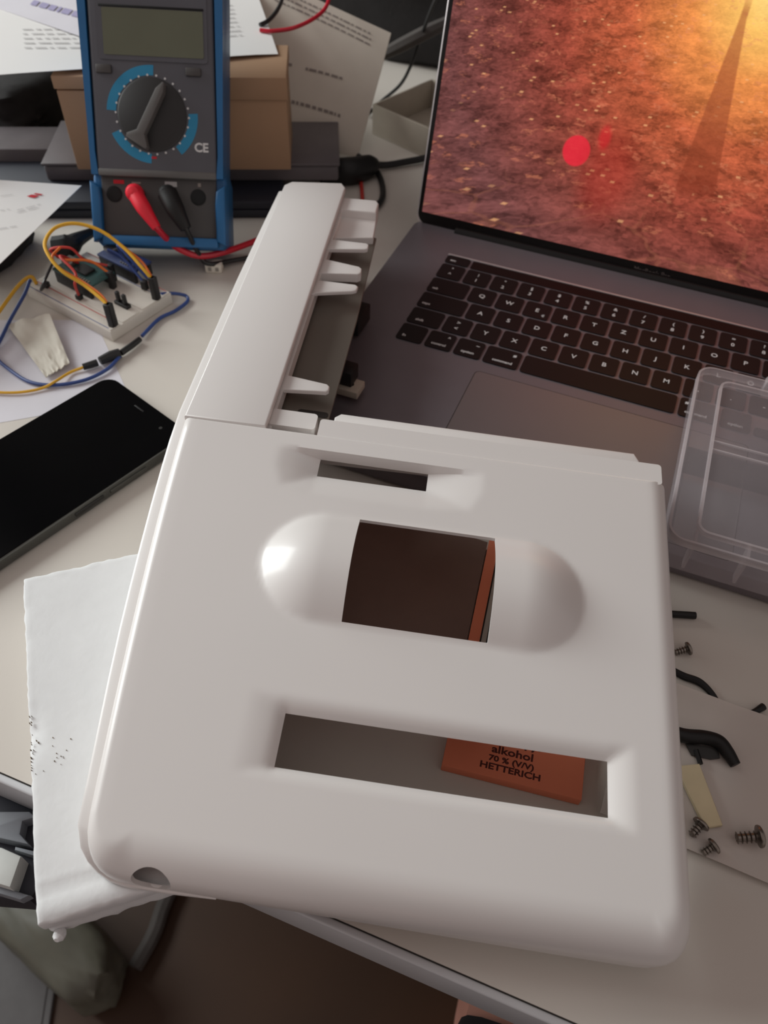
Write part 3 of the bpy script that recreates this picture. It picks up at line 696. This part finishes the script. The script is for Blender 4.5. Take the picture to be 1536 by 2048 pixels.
# ------------------------------------------------------------------ things behind: bag, card tray, plug, cables
def blob(name, m, parent, c, s, nseed=0, amp=0.18, fr=1.6, sub=4, flat=None, ax=None):
    from mathutils import noise
    b = bmesh.new(); bmesh.ops.create_icosphere(b, subdivisions=sub, radius=1)
    for v in b.verts:
        d = v.co.normalized(); k = max(abs(d.x), abs(d.y), abs(d.z)); q = d/(k**0.55)
        q = q*(1+amp*noise.noise(d*fr+Vector((nseed, 0, 0)))+amp*0.5*noise.noise(d*fr*3+Vector((nseed, 5, 0))))
        x, y, z = q.x*s[0], q.y*s[1], q.z*s[2]
        if ax is not None: x, y = x*ax[0]-y*ax[1], x*ax[1]+y*ax[0]
        v.co = (c[0]+x, c[1]+y, max(c[2]+z, flat if flat is not None else -1e9))
    return MB().bm(b).build(name, M(m), parent, 60, world=True)
bag = thing('black_bag', 'black fabric bag slumped behind the laptop screen', 'bag', (-120, 400, 0))
blob('bag_body', 'black_fabric', bag, (-90, 450, 110), (230, 90, 130), 2, flat=0.2)
MB().tube([on(745, 120, 40), on(800, 92, 55), on(850, 66, 66), on(905, 40, 74)], [4, 6, 6, 5], 8).build('strap', M('grey_fabric'), bag, world=True)
ct = thing('card_tray', 'open grey card tray beside the leaning page', 'tray', (-100, 240, 0))
ctax = on(850, 292, 0)-on(745, 245, 0); ctax = ctax/np.linalg.norm(ctax); cty = np.array([-ctax[1], ctax[0], 0]); c0 = on(744, 268, 0)
def ctp(a, b_, z): return c0+ctax*a+cty*b_+np.array([0, 0, z])
def ctbox(name, a0, a1, b0, b1, z0, z1):
    mb = MB().box(a0, a1, b0, b1, z0, z1, 0.4); mb.v = [tuple(ctp(*p)) for p in mb.v]; mb.build(name, M('grey_card'), ct, world=True)
ctbox('bottom', 0, 75, 0, 80, 0.2, 2); ctbox('side', 0, 75, 0, 2, 2, 26); ctbox('side', 0, 75, 78, 80, 2, 26); ctbox('end', 0, 2, 2, 78, 2, 26); ctbox('end', 73, 75, 2, 78, 2, 26)
pl = thing('power_plug', 'black power plug lying on the desk behind the arm of the cover', 'plug', on(700, 350, 0))
MB().tube([on(640, 345, 9), on(660, 342, 9), on(700, 342, 10), on(738, 332, 9), on(752, 328, 7)], [8, 10, 11, 9, 4], 12).build('plug_body', M('black_rubber'), pl, world=True)
MB().tube([on(748, 330, 6), on(775, 330, 4), on(810, 324, 4), on(850, 316, 4), on(900, 300, 4)], 2.9, 8).build('cable', M('wire_black'), pl, world=True)
wire('power_cable', 'black cable looping in front of the power plug', 'cable', [on(716, 312, 6), on(738, 328, 5), on(758, 350, 3), on(766, 380, 3), on(760, 405, 3), on(730, 430, 3)], 2.4, 'wire_black')
wire('hookup_wire', 'short red wire below the power plug', 'wire', [on(712, 345, 3), on(721, 360, 2), on(724, 385, 2), on(726, 420, 2)], 1.6, 'wire_red')
wire('hanging_cable', 'thin black cable hanging beside the laptop screen', 'cable', [on(880, -20, 110), on(862, 20, 90), on(840, 80, 60), on(822, 130, 40), on(800, 170, 20), on(760, 205, 4), on(735, 230, 3)], 1.5, 'wire_black')
# left rear: dark pouch and a card piece
pch = thing('black_pouch', 'black pouch lying left of the cardboard box', 'pouch', on(40, 260, 0))
blob('pouch_body', 'black_fabric', pch, on(-10, 195, 22), (60, 50, 24), 9, flat=0.2)
gb = thing('carton_piece', 'grey card block left of the cardboard box', 'box', on(50, 300, 0)); q0 = on(20, 318, 16)
mb = MB().box(-60, 45, 0, 40, -15.8, 8, 1.0); mb.v = [tuple(q0+ba*p[0]+bb_*p[1]+np.array([0, 0, p[2]])) for p in mb.v]; mb.build('block', M('grey_case'), gb, world=True)
# white sheet at the left, raised on a dark wallet
A = [on(-150, 700, 34), on(162, 371, 46), on(60, 345, 50), on(-260, 420, 44)]
A = [on(-170, 690, 30), on(163, 371, 44), on(-40, 352, 56), on(-330, 420, 44)]
hf3 = lambda u, w: 2.0*math.sin(u*4+1)*w
pt = thing('letter_sheet', 'white letter with a small red mark reaching over the breadboard from the left', 'paper', A[0])
sheet('sheet', A, M('paper'), pt, hf=hf3)
stroke_lines('printed_text', A, [(0.735, 0.81, 0.26, 0.15, 0.008), (0.75, 0.83, 0.28, 0.17, 0.008), (0.71, 0.74, 0.39, 0.34, 0.008), (0.815, 0.855, 0.545, 0.48, 0.008), (0.6, 0.66, 0.24, 0.15, 0.008)], M('ink'), pt, hf3, 0.5)
stroke_lines('red_mark', A, [(0.862, 0.90, 0.315, 0.28, 0.075)], M('ink_red'), pt, hf3, 0.5)
wl = thing('dark_wallet', 'dark grey wallet holding up the white letter', 'wallet', on(0, 470, 0))
blob('wallet_body', 'black_fabric', wl, on(-80, 470, 12), (48, 36, 15), 4, flat=0.2, amp=0.06)

# ------------------------------------------------------------------ breadboard with boards and jumper wires
bA = np.array([-0.975, 0.222, 0]); bB = np.array([0.222, 0.975, 0]); b0 = np.array([-170.5, -124.5, 0])
brd = thing('breadboard', 'white solderless breadboard with small circuit boards plugged in', 'breadboard', b0, axes=(bA, bB, (0, 0, 1)))
MB().box(0, 83, 0, 54, 0.0, 8.2, 0.8).build('board', M('breadboard'), brd)
for y0, y1 in ((0.6, 9), (11, 25.6), (28.4, 43), (45, 53.4)): MB().box(0.8, 82.2, y0, y1, 7.6, 8.8, 0.4).build('contact_strip', M('breadboard'), brd)
for y in (1.4, 8.3, 45.6, 52.6): MB().box(3, 80, y-0.25, y+0.25, 8.7, 8.9).build('rail_line', M('wire_red' if y in (8.3, 52.6) else 'wire_blue'), brd)
def board(name, label, x0, x1, y0, y1, z, m):
    t = thing(name, label, 'circuit board', b0+bA*x0+bB*y0+np.array([0, 0, z]), axes=(bA, bB, (0, 0, 1))); X_ = x1-x0; Y_ = y1-y0
    MB().box(0, X_, 0, Y_, 0, 1.6, 0.2).build('circuit_board', M(m), t)
    MB().box(X_*.3, X_*.6, Y_*.3, Y_*.7, 1.6, 3.4, 0.2).build('chip', M('chip_black'), t)
    MB().box(X_*.75, X_*.98, Y_*.35, Y_*.7, 1.6, 4.6, 0.3).build('socket', M('tin'), t)
    for y in (1.3, Y_-1.3): MB().box(1, X_-1, y-1.2, y+1.2, -8.4, 0, 0.1).build('pin_header', M('chip_black'), t)
    for k in range(6): MB().box(X_*.1+k*2.2, X_*.1+k*2.2+1.1, Y_*.12, Y_*.2, 1.6, 2.3).build('component', M('tin'), t)
    return t
board('controller_board', 'dark green controller board on the breadboard', 34, 70, 16, 38, 17.4, 'pcb_green')
board('sensor_board', 'blue circuit board standing on the rear of the breadboard', 24, 60, 46, 62, 17.4, 'pcb_blue')
def jumper(label, pts, m, r=0.9, ends=(True, True)):
    t = thing('jumper_wire', label, 'wire', pts[0], group='jumper wires on the breadboard')
    P = [np.array(p) for p in pts]
    MB().tube(P, r, 8).build('insulation', M(m), t, world=True)
    for k, e in enumerate(ends):
        if not e: continue
        p = P[0] if k == 0 else P[-1]
        MB().box(p[0]-1.9, p[0]+1.9, p[1]-1.9, p[1]+1.9, 8.9, p[2]+1.5, 0.4).build('connector', M('chip_black'), t, world=True)
def pg(x, y, z): return b0+bA*x+bB*y+np.array([0, 0, z])
jumper('long yellow jumper wire looping high above the breadboard', [on(214, 612, 24), on(205, 600, 26), on(168, 570, 31), on(125, 543, 38), on(98, 512, 44), on(90, 484, 48), on(110, 456, 50), on(150, 447, 50), on(200, 461, 46), on(248, 496, 38), on(284, 535, 30), on(303, 558, 24)], 'wire_yellow', 1.15)
jumper('orange jumper wire beside the yellow loop', [on(218, 611, 24), on(200, 588, 27), on(160, 560, 31), on(122, 538, 36), on(104, 515, 38), on(120, 495, 38)], 'wire_orange', 0.8, (True, False))
jumper('orange jumper wire running down to the rear corner of the breadboard', [on(306, 558, 24), on(285, 525, 30), on(255, 500, 36), on(215, 468, 40)], 'wire_orange', 0.8, (True, False))
for lab, p, m in (('thin red jumper wire arching over the green board', [pg(66, 26, 20), on(100, 500, 34), on(140, 496, 36), on(170, 520, 28), pg(40, 40, 20)], 'wire_red'),
                  ('red jumper wire curling down in front of the green board', [pg(60, 30, 20), on(120, 512, 34), on(150, 545, 30), on(150, 570, 24), pg(42, 12, 11)], 'wire_red'),
                  ('short orange jumper wire across the green board', [pg(70, 30, 20), on(130, 520, 32), on(180, 522, 28), pg(34, 34, 20)], 'wire_orange'),
                  ('blue jumper wire behind the green board', [pg(30, 50, 20), on(215, 500, 30), on(245, 515, 26), pg(16, 46, 14)], 'wire_blue'),
                  ('dark blue jumper wire at the rear edge of the breadboard', [pg(40, 52, 20), on(235, 490, 30), on(262, 520, 24), pg(12, 50, 12)], 'wire_blue'),
                  ('black jumper wire left of the green board', [pg(72, 18, 20), on(90, 560, 28), on(82, 580, 20), pg(70, 8, 11)], 'wire_black')):
    jumper(lab, p, m, 0.9, (False, True))
bc = thing('barrel_jack', 'black plug and cable standing behind the breadboard', 'plug', on(165, 480, 0))
MB().tube([on(112, 495, 10), on(140, 490, 12), on(158, 478, 14), on(190, 462, 12), on(215, 450, 8), on(260, 440, 4)], [8, 8, 5, 2.8, 2.6, 2.6], 10).build('plug_body', M('black_rubber'), bc, world=True)
hd = thing('pin_header', 'small black header stuck into the breadboard front', 'header', pg(14, 24, 8.8), axes=(bA, bB, (0, 0, 1)))
MB().box(-6, 6, -2, 2, 0, 2.4, 0.3).build('header_base', M('chip_black'), hd)
for x in (-3, 3): MB().box(x-1.2, x+1.2, -1.2, 1.2, 2.4, 9.5, 0.3).build('pin', M('chip_black'), hd)
# blue cable with inline connectors, yellow cable
cbv = thing('blue_cable', 'blue cable with black crimp connectors winding round the breadboard front', 'cable', on(250, 700, 0))
MB().tube([on(322, 588, 9), on(348, 587, 6), on(372, 592, 3), on(374, 604, 2), on(350, 622, 2), on(318, 638, 2), on(284, 672, 2.5)], 1.2, 8).build('insulation', M('wire_blue'), cbv, world=True)
MB().tube([on(280, 678, 3), on(262, 692, 3), on(242, 706, 3)], [1.8, 2.0, 2.0], 8).build('connector', M('chip_black'), cbv, world=True)
MB().tube([on(240, 706, 3.4), on(222, 712, 3.4), on(200, 722, 3.4)], [3.0, 3.2, 2.6], 8).build('connector', M('chip_black'), cbv, world=True)
MB().tube([on(195, 725, 3), on(180, 730, 3), on(166, 734, 3)], [2.2, 2.2, 2.0], 8).build('connector', M('chip_black'), cbv, world=True)
MB().tube([on(240, 712, 2.6), on(215, 738, 2.2), on(170, 760, 1.8), on(110, 770, 1.8), on(60, 764, 1.8), on(20, 740, 1.8), on(-10, 712, 1.8), on(-30, 670, 2)], 1.1, 8).build('insulation', M('wire_blue'), cbv, world=True)
wire('yellow_cable', 'yellow cable running along the desk to the crimp connector', 'cable', [on(168, 734, 2.5), on(140, 745, 1.8), on(112, 762, 3.4), on(85, 776, 1.8), on(45, 784, 1.8), on(0, 785, 1.8), on(-50, 780, 1.8)], 0.85, 'wire_yellow')
wire('yellow_cable', 'yellow cable curving off at the left of the breadboard', 'cable', [pg(78, 6, 9), on(62, 553, 14), on(40, 568, 12), on(15, 600, 8), on(-20, 650, 4)], 1.2, 'wire_yellow')
wire('blue_cable_loose', 'loose blue cable falling left of the breadboard', 'cable', [on(60, 560, 14), on(48, 590, 10), on(20, 640, 4), on(-5, 690, 2), on(-40, 740, 2)], 1.2, 'wire_blue')
# torn translucent packet
from mathutils import noise as _ns
A = [on(92, 757, 1.5), on(140, 728, 3), on(100, 630, 8), on(14, 650, 2)]
tp = thing('torn_packet', 'crumpled beige translucent packet in front of the breadboard', 'packet', A[0])
sheet('packet_film', A, M('tissue'), tp, 22, 22, hf=lambda u, w: 1.2+1.6*_ns.noise(Vector((u*4, w*4, 1.0)))+(1.2*_ns.noise(Vector((u*12, w*12, 4.0))) if w < 0.35 else 0), thick=0.4)
# white sheet under phone and cables
A = [on(-200, 880, 0.15), on(262, 800, 0.15), on(190, 640, 0.15), on(-240, 640, 0.15)]
pt = sheet('blank_sheet', A, M('paper_lilac'), None, 2, 2, thick=0.1); tag(pt, 'blank white sheet lying under the phone and the breadboard', 'paper')
# white two-pole connector
q = on(430, 541, 0); wc = thing('wire_connector', 'tiny white plug connector lying between meter and cover arm', 'connector', q, rz=0.35)
MB().box(-6, 6, -4, 4, 0.1, 7, 1.0).build('housing', M('connector_white'), wc)
for x in (-2.6, 2.6): MB().box(x-1.2, x+1.2, -4.3, -3.6, 2, 5, 0.2).build('contact', M('tin'), wc)

# ------------------------------------------------------------------ orange carton and brown card under the cover
car = thing('orange_carton', 'orange carton of alcohol swabs lying under the cover, seen through its cutouts', 'carton', (148.8, -306.4, 0), rz=0.14)
MB().box(-29, 29, 0, 125, 0.2, 6, 0.4).build('carton_body', M('carton_orange'), car)
MB().box(-23.4, 28.2, 36, 124, 5.9, 6.15).build('printed_panel', M('carton_grey'), car)
for x in (-23.4, -20.4): MB().box(x-0.35, x+0.35, 36, 124, 6.0, 6.25).build('printed_line', M('hole_black'), car)
for s, y, sz in (('Isopropyl', 17.6, 6.0), ('alkohol', 12.4, 6.0), ('70 % (V/V)', 8.3, 4.4), ('HETTERICH', 4.6, 4.9)): text('lettering', s, sz, M('carton_print'), car, (-1.0, y, 6.06), bold=0.14).scale.y = 0.78
o = MB().prism([(8, -276), (114.6, -276), (111.2, -251), (102.6, -190), (8, -190)], 0.2, 5.8, 0.3).build('brown_card_box', M('brown_card')); tag(o, 'dark brown flat box under the middle opening of the cover', 'box')

# ------------------------------------------------------------------ small parts on the right of the desk
A = [(120, -304, 3.0), (345, -308, 3.0), (345, -233, 3.4), (120, -231, 3.4)]
A = [(186, -303, 3.0), (345, -307, 3.0), (345, -234, 3.4), (186, -231, 3.4)]
sv_ = sheet('plastic_sleeve', A, M('sleeve'), None, 30, 16, hf=lambda u, w: 0.5*math.sin(u*7+w*3), thick=0.25); tag(sv_, 'translucent plastic sleeve lying on the desk right of the cover', 'sleeve')
wire('black_rod', 'short straight black rod poking out beside the clear organizer', 'rod', [(180, -200, 1.9), (195, -194.8, 1.9), (209, -190, 1.9)], 1.8, 'black_rubber')
cl = thing('curved_clip', 'curved black clip partly under the plastic sleeve', 'clip', on(1400, 1370, 0))
MB().tube([on(1335, 1335, 1.8), on(1366, 1352, 1.8), on(1398, 1364, 1.8), on(1424, 1388, 1.2), on(1446, 1422, 1.2), on(1480, 1434, 1.2), on(1508, 1424, 1.3), on(1527, 1413, 1.4)], [1.5, 1.8, 1.8, 1.4, 1.3, 1.3, 1.3, 1.7], 10).build('clip_arm', M('black_rubber'), cl, world=True)
hk = thing('black_hook', 'black hook shaped bracket with a dark web beside the pale strip', 'bracket', on(1420, 1480, 3.6))
MB().tube([on(1335, 1462, 6.5), on(1372, 1472, 6.5), on(1410, 1475, 6.5), on(1438, 1484, 6.5), on(1456, 1506, 6.2), on(1471, 1530, 5.8)], [3.2, 3.2, 3.1, 3.1, 2.9, 2.3], 12).build('hook_arm', M('black_rubber'), hk, world=True)
qs = [on(1372, 1486, 5), on(1435, 1496, 5), on(1440, 1516, 4.6), on(1422, 1518, 4.6), on(1384, 1510, 4.6)]
MB().add([tuple(p) for p in qs]+[(p[0], p[1], p[2]-0.9) for p in qs], [(0, 1, 2, 3, 4), (9, 8, 7, 6, 5)]+[(i, (i+1) % 5, 5+(i+1) % 5, 5+i) for i in range(5)]).build('web', M('phone_dark'), hk, world=True)
MB().tube([on(1392, 1500, 5.0), on(1398, 1518, 4.8), on(1401, 1528, 4.8)], 1.1, 8).build('prong', M('black_rubber'), hk, world=True)
ws = thing('pale_strip', 'pale wooden strip lying beside the hook bracket', 'strip', (222, -276, 3.8))
z0, z1 = 3.9, 6.0; P4 = [on(1399, 1527, z1), on(1446, 1650, z1), on(1412, 1655, z1), on(1352, 1532, z1)]
MB().prism([(p[0], p[1]) for p in P4][::-1], z0, z1, 0.3, 1).build('strip_body', M('wood_pale'), ws, world=True)
SCREW = {}
def screw(label, head, tip, z, k):
    h = np.array(head, float); t_ = np.array(tip, float); L = np.linalg.norm(t_-h); a = (t_-h)/L
    t = thing('screw', label, 'screw', h, group='loose screws beside the cover'); a = Vector(a)
    MB().lathe([(0.3, -1.7*k), (2.8*k, -1.5*k), (4.1*k, -0.8*k), (4.4*k, 0.0), (4.3*k, 0.5*k), (1.6*k, 0.7*k)], 20, h, a).build('head', M('screw_steel'), t, world=True)
    u = a.orthogonal().normalized(); w = a.cross(u)
    for d in (u, w):
        c = Vector(h)-a*1.35*k; MB().tube([c-d*1.7*k, c+d*1.7*k], 0.38*k, 6, smooth=False).build('cross_slot', M('hole_black'), t, world=True)
    prof = [(1.25*k, 0.0)]; pitch = 1.7*k; x = 0.8*k
    while x < L-1.0*k: prof += [(1.5*k, x), (1.5*k, x+pitch*0.35), (2.4*k, x+pitch*0.55), (1.5*k, x+pitch*0.75)]; x += pitch
    prof += [(1.15*k, L-0.3*k), (0.9*k, L)]
    MB().lathe(prof, 14, h, a).build('shank', M('screw_steel'), t, world=True)
zs = 3.4
screw('large steel screw lying alone at the right edge of the picture', on(1519, 1673, zs+4.5), on(1473, 1676, zs+2.8), 0, 1.0)
screw('small steel screw with tilted head below the pale strip', on(1428, 1692, zs+2.8), on(1406, 1706, zs+1.0), 0, 0.74)
screw('steel screw half hidden by the cover at the end of the pale strip', on(1402, 1648, zs+2.8), on(1382, 1672, zs+1.4), 0, 0.8)
screw('steel screw peeking out between the black rod and the curved clip', on(1377, 1297, 3.0), on(1350, 1305, 1.3), 0, 0.74)

# ------------------------------------------------------------------ clear organizer box on the laptop
org = thing('organizer_box', 'clear plastic organizer box resting on the right of the laptop keyboard', 'organizer box', (182, -181, 16), rz=0.02)
def cp(mb, name, m='clear_plastic', parent=org): return mb.build(name, M(m), parent, 30)
XW, YD, ZT = 190.0, 134.0, 25.0
cp(MB().box(2, XW-2, 3, YD-2, 0.3, 1.6, 0.3), 'bottom')
for nm, a in (('side_wall', (1.5, 2.8, 2, YD-2)), ('side_wall', (XW-2.8, XW-1.5, 2, YD-2)), ('front_wall', (2.8, XW-2.8, 2, 3.4)), ('rear_wall', (2.8, XW-2.8, YD-3.4, YD-2))):
    cp(MB().box(a[0], a[1], a[2], a[3], 1.6, ZT-3.5, 0.3), nm)
for x in (14, 38, 62, 86, 110, 134, 158, 182):
    g = MB().prism([(3.6, 2.0), (8.5, 2.0), (13.5, ZT-4.5), (3.6, ZT-4.5)], x-0.7, x+0.7); g.v = [(p[2], p[0], p[1]) for p in g.v]; cp(g, 'gusset', 'clear_edge')
cp(MB().box(3.0, XW-3.0, 68.5, 69.5, 1.8, ZT-5, 0.2), 'divider')
lid = cp(MB().prism(rrect(0, XW, 0, YD, 9, 8), ZT-1.8, ZT-0.4, 0.3, 1), 'lid')
def ring(x0, x1, y0, y1, r, wd, z0, z1):
    a = rrect(x0, x1, y0, y1, r, 8); c = rrect(x0+wd, x1-wd, y0+wd, y1-wd, max(0.5, r-wd), 8); n = len(a)
    v = [(p[0], p[1], z) for z in (z0, z1) for p in a]+[(p[0], p[1], z) for z in (z0, z1) for p in c]; f = []
    for i in range(n):
        j = (i+1) % n; f += [(i, j, n+j, n+i), (2*n+i, 3*n+i, 3*n+j, 2*n+j), (n+i, n+j, 3*n+j, 3*n+i), (i, 2*n+i, 2*n+j, j)]
    return MB().add(v, f)
cp(ring(0, XW, 0, YD, 9, 1.1, ZT-4.6, ZT), 'lid_rim', 'clear_edge')
cp(ring(12.5, XW-12.5, 7, YD-11, 6, 1.3, ZT-1.6, ZT+1.4), 'lid_ridge', 'clear_edge')
for y in (66, 72.5): cp(MB().box(13, XW-13, y-0.5, y+0.5, ZT-0.6, ZT+0.7, 0.2), 'lid_ridge', 'clear_edge')
cp(MB().box(36, 62, YD-4, YD+2.5, ZT-9, ZT+1.6, 1.2), 'latch', 'clear_edge')

# ------------------------------------------------------------------ below the desk, front left
q0 = on(112, 1955, -719); q1 = on(98, 2048, -719)
rug = thing('floor_mat', 'dark grey floor mat at the lower left corner', 'mat', (q0[0]-200, q0[1]-150, -725))
MB().prism([(q0[0], q0[1]), (q0[0]-30, q0[1]+130), (q0[0]-600, q0[1]+130), (q0[0]-600, q1[1]-400), (q1[0]+(q1[0]-q0[0])*4, q1[1]+(q1[1]-q0[1])*4)], -724.9, -719, 2).build('mat_body', M('dark_unit'), rug, world=True)
MB().prism([(q0[0]-8, q0[1]-2), (q0[0]-36, q0[1]+124), (q0[0]-594, q0[1]+124), (q0[0]-594, q1[1]-394), (q1[0]+(q1[0]-q0[0])*4-8, q1[1]+(q1[1]-q0[1])*4)], -719, -717.5, 0.6).build('mat_pile', M('dark_unit'), rug, world=True)
bc_ = on(84, 1848, -676)
pb_ = thing('plastic_bag', 'greyish translucent plastic bag bulging on the floor below the foam slab', 'bag', (bc_[0], bc_[1], -725))
blob('bag_film', 'plastic_bag', pb_, bc_, (118, 38, 50), 3, amp=0.12, flat=-717.2, ax=(0.97, -0.24))
wire('dark_strap', 'dark strap lying on the floor beside the plastic bag', 'strap', [on(345, 1770, -716), on(325, 1815, -716), on(306, 1870, -716), on(270, 1935, -716)], 9, 'grey_fabric')
ck = thing('desk_clamp', 'dark clamp with a pale block gripping the desk edge at far left', 'clamp', on(20, 1680, -26))
def px_plate(name, pts, z, th, m):
    q = [on(x, y, z) for x, y in pts]; mb = MB().prism([(p[0], p[1]) for p in q], z-th, z, 1.0, 2); mb.build(name, M(m), ck, world=True)
px_plate('arm', [(-60, 1540), (60, 1575), (110, 1720), (60, 1800), (-60, 1790)], -27, 16, 'navy_case')
px_plate('bar', [(-40, 1622), (58, 1622), (72, 1634), (45, 1642), (40, 1667), (60, 1690), (-40, 1668)], -20, 7, 'grey_plastic')
px_plate('block', [(-30, 1690), (2, 1694), (42, 1712), (20, 1775), (-30, 1760)], -17, 10, 'white_part')
px_plate('lever', [(30, 1692), (70, 1702), (68, 1712), (28, 1700)], -22, 5, 'grey_plastic')
px_plate('lever', [(-10, 1768), (60, 1790), (40, 1800), (-20, 1782)], -22, 5, 'grey_plastic')

# ------------------------------------------------------------------ seated person's legs at the lower edge
def skin_mesh(verts, edges, radii):
    me = bpy.data.meshes.new('body'); me.from_pydata([tuple(c*S for c in v) for v in verts], edges, []); o = bpy.data.objects.new('tmp_body', me); COL.objects.link(o)
    sk = o.modifiers.new('skin', 'SKIN'); sk.use_smooth_shade = True
    for i, r in enumerate(radii): me.skin_vertices[0].data[i].radius = (r[0]*S, r[1]*S) if isinstance(r, tuple) else (r*S, r*S)
    me.skin_vertices[0].data[0].use_root = True
    sb = o.modifiers.new('sub', 'SUBSURF'); sb.levels = 2; sb.render_levels = 2
    bpy.context.view_layer.update(); dg = bpy.context.evaluated_depsgraph_get()
    m2 = bpy.data.meshes.new_from_object(o.evaluated_get(dg)); bpy.data.objects.remove(o); return m2
person = thing('person', 'seated person in black shorts, bare knee showing below the desk edge', 'person', (320, -800, -725))
V_ = [(330, -800, -190), (250, -770, -190), (226, -620, -178), (219, -470, -172), (212, -346, -170), (214, -312, -205), (216, -305, -330), (216, -300, -480), (218, -305, -640), (218, -320, -695), (214, -390+170, -700), (410, -770, -190), (434, -620, -178), (446, -470, -172), (450, -352, -170), (450, -318, -205), (448, -305, -330), (446, -300, -480), (444, -305, -640), (444, -320, -695), (448, -220, -700)]
E_ = [(0, 1), (1, 2), (2, 3), (3, 4), (4, 5), (5, 6), (6, 7), (7, 8), (8, 9), (9, 10), (0, 11), (11, 12), (12, 13), (13, 14), (14, 15), (15, 16), (16, 17), (17, 18), (18, 19), (19, 20)]
rl = [100, 88, 76, 62, 48, 50, 54, 46, 32, 30, 24]; rl = rl+rl[1:]
def grow(parent, pts, radii):
    for p, r in zip(pts, radii): V_.append(p); rl.append(r); E_.append((parent, len(V_)-1)); parent = len(V_)-1
    return parent
ch = grow(0, [(330, -815, -60), (328, -825, 110), (325, -800, 280)], [(120, 150), (115, 150), (95, 160)])  # unseen upper body, added to keep light off the cover's front edge
nk = grow(ch, [(322, -785, 352), (320, -772, 400), (318, -762, 470), (318, -760, 535)], [52, 58, 88, 62])
for sd in (-1, 1):
    wr = grow(ch, [(325+sd*170, -795, 285), (325+sd*205, -700, 130), (325+sd*130-70, -590, 215), (325+sd*95-100, -545, 262)], [58, 46, 34, 34])
    w0 = np.array(V_[wr])
    for k in range(4):
        b_ = w0+np.array([-sd*18, 26+4*k, 20-14*k]); grow(wr, [tuple(b_), tuple(b_+np.array([-sd*26, 22, 2])), tuple(b_+np.array([-sd*44, 26, 0])), tuple(b_+np.array([-sd*56-sd*(k in (1, 2))*6, 20, -2]))], [12, 9, 8.5, 8])
    grow(wr, [tuple(w0+np.array([sd*4, 30, 26])), tuple(w0+np.array([-sd*10, 50, 40])), tuple(w0+np.array([-sd*24, 58, 44]))], [12, 9, 8])
me = skin_mesh(V_, E_, rl); me.materials.clear(); me.materials.append(M('skin'))
inv = WM[person.name].inverted(); me.transform(inv)
bo_ = bpy.data.objects.new('body', me); COL.objects.link(bo_); bo_.parent = person
mb = MB()
for sx, pts in ((1, [(250, -790, -190), (226, -620, -178), (213, -480, -172), (222, -368, -171)]), (1, [(410, -790, -190), (434, -620, -178), (446, -480, -172), (449, -368, -171)])):
    mb.tube(pts, [96, 88, 70, 57], 24)
mb.build('shorts', M('shorts_black'), person, 60, world=True)
mb = MB().tube([(330, -800, -210), (330, -815, -60), (328, -825, 110), (325, -805, 270), (323, -792, 330)], [150, 152, 165, 172, 90], 28)
for sd in (-1, 1): mb.tube([(325+sd*110, -798, 285), (325+sd*175, -790, 270), (325+sd*205, -705, 150)], [80, 74, 60], 20)
sh = mb.build('shirt', M('shirt_dark'), person, 60, world=True)
from mathutils import noise as _n2
hb_ = bmesh.new(); bmesh.ops.create_icosphere(hb_, subdivisions=3, radius=1)
for v in hb_.verts: v.co = Vector((318+v.co.x*84, -772+v.co.y*96, 500+v.co.z*92))
bmesh.ops.delete(hb_, geom=[v for v in hb_.verts if v.co.z < 470 and v.co.y > -790], context='VERTS')
MB().bm(hb_).build('hair', M('hair_brown'), person, 60, world=True)
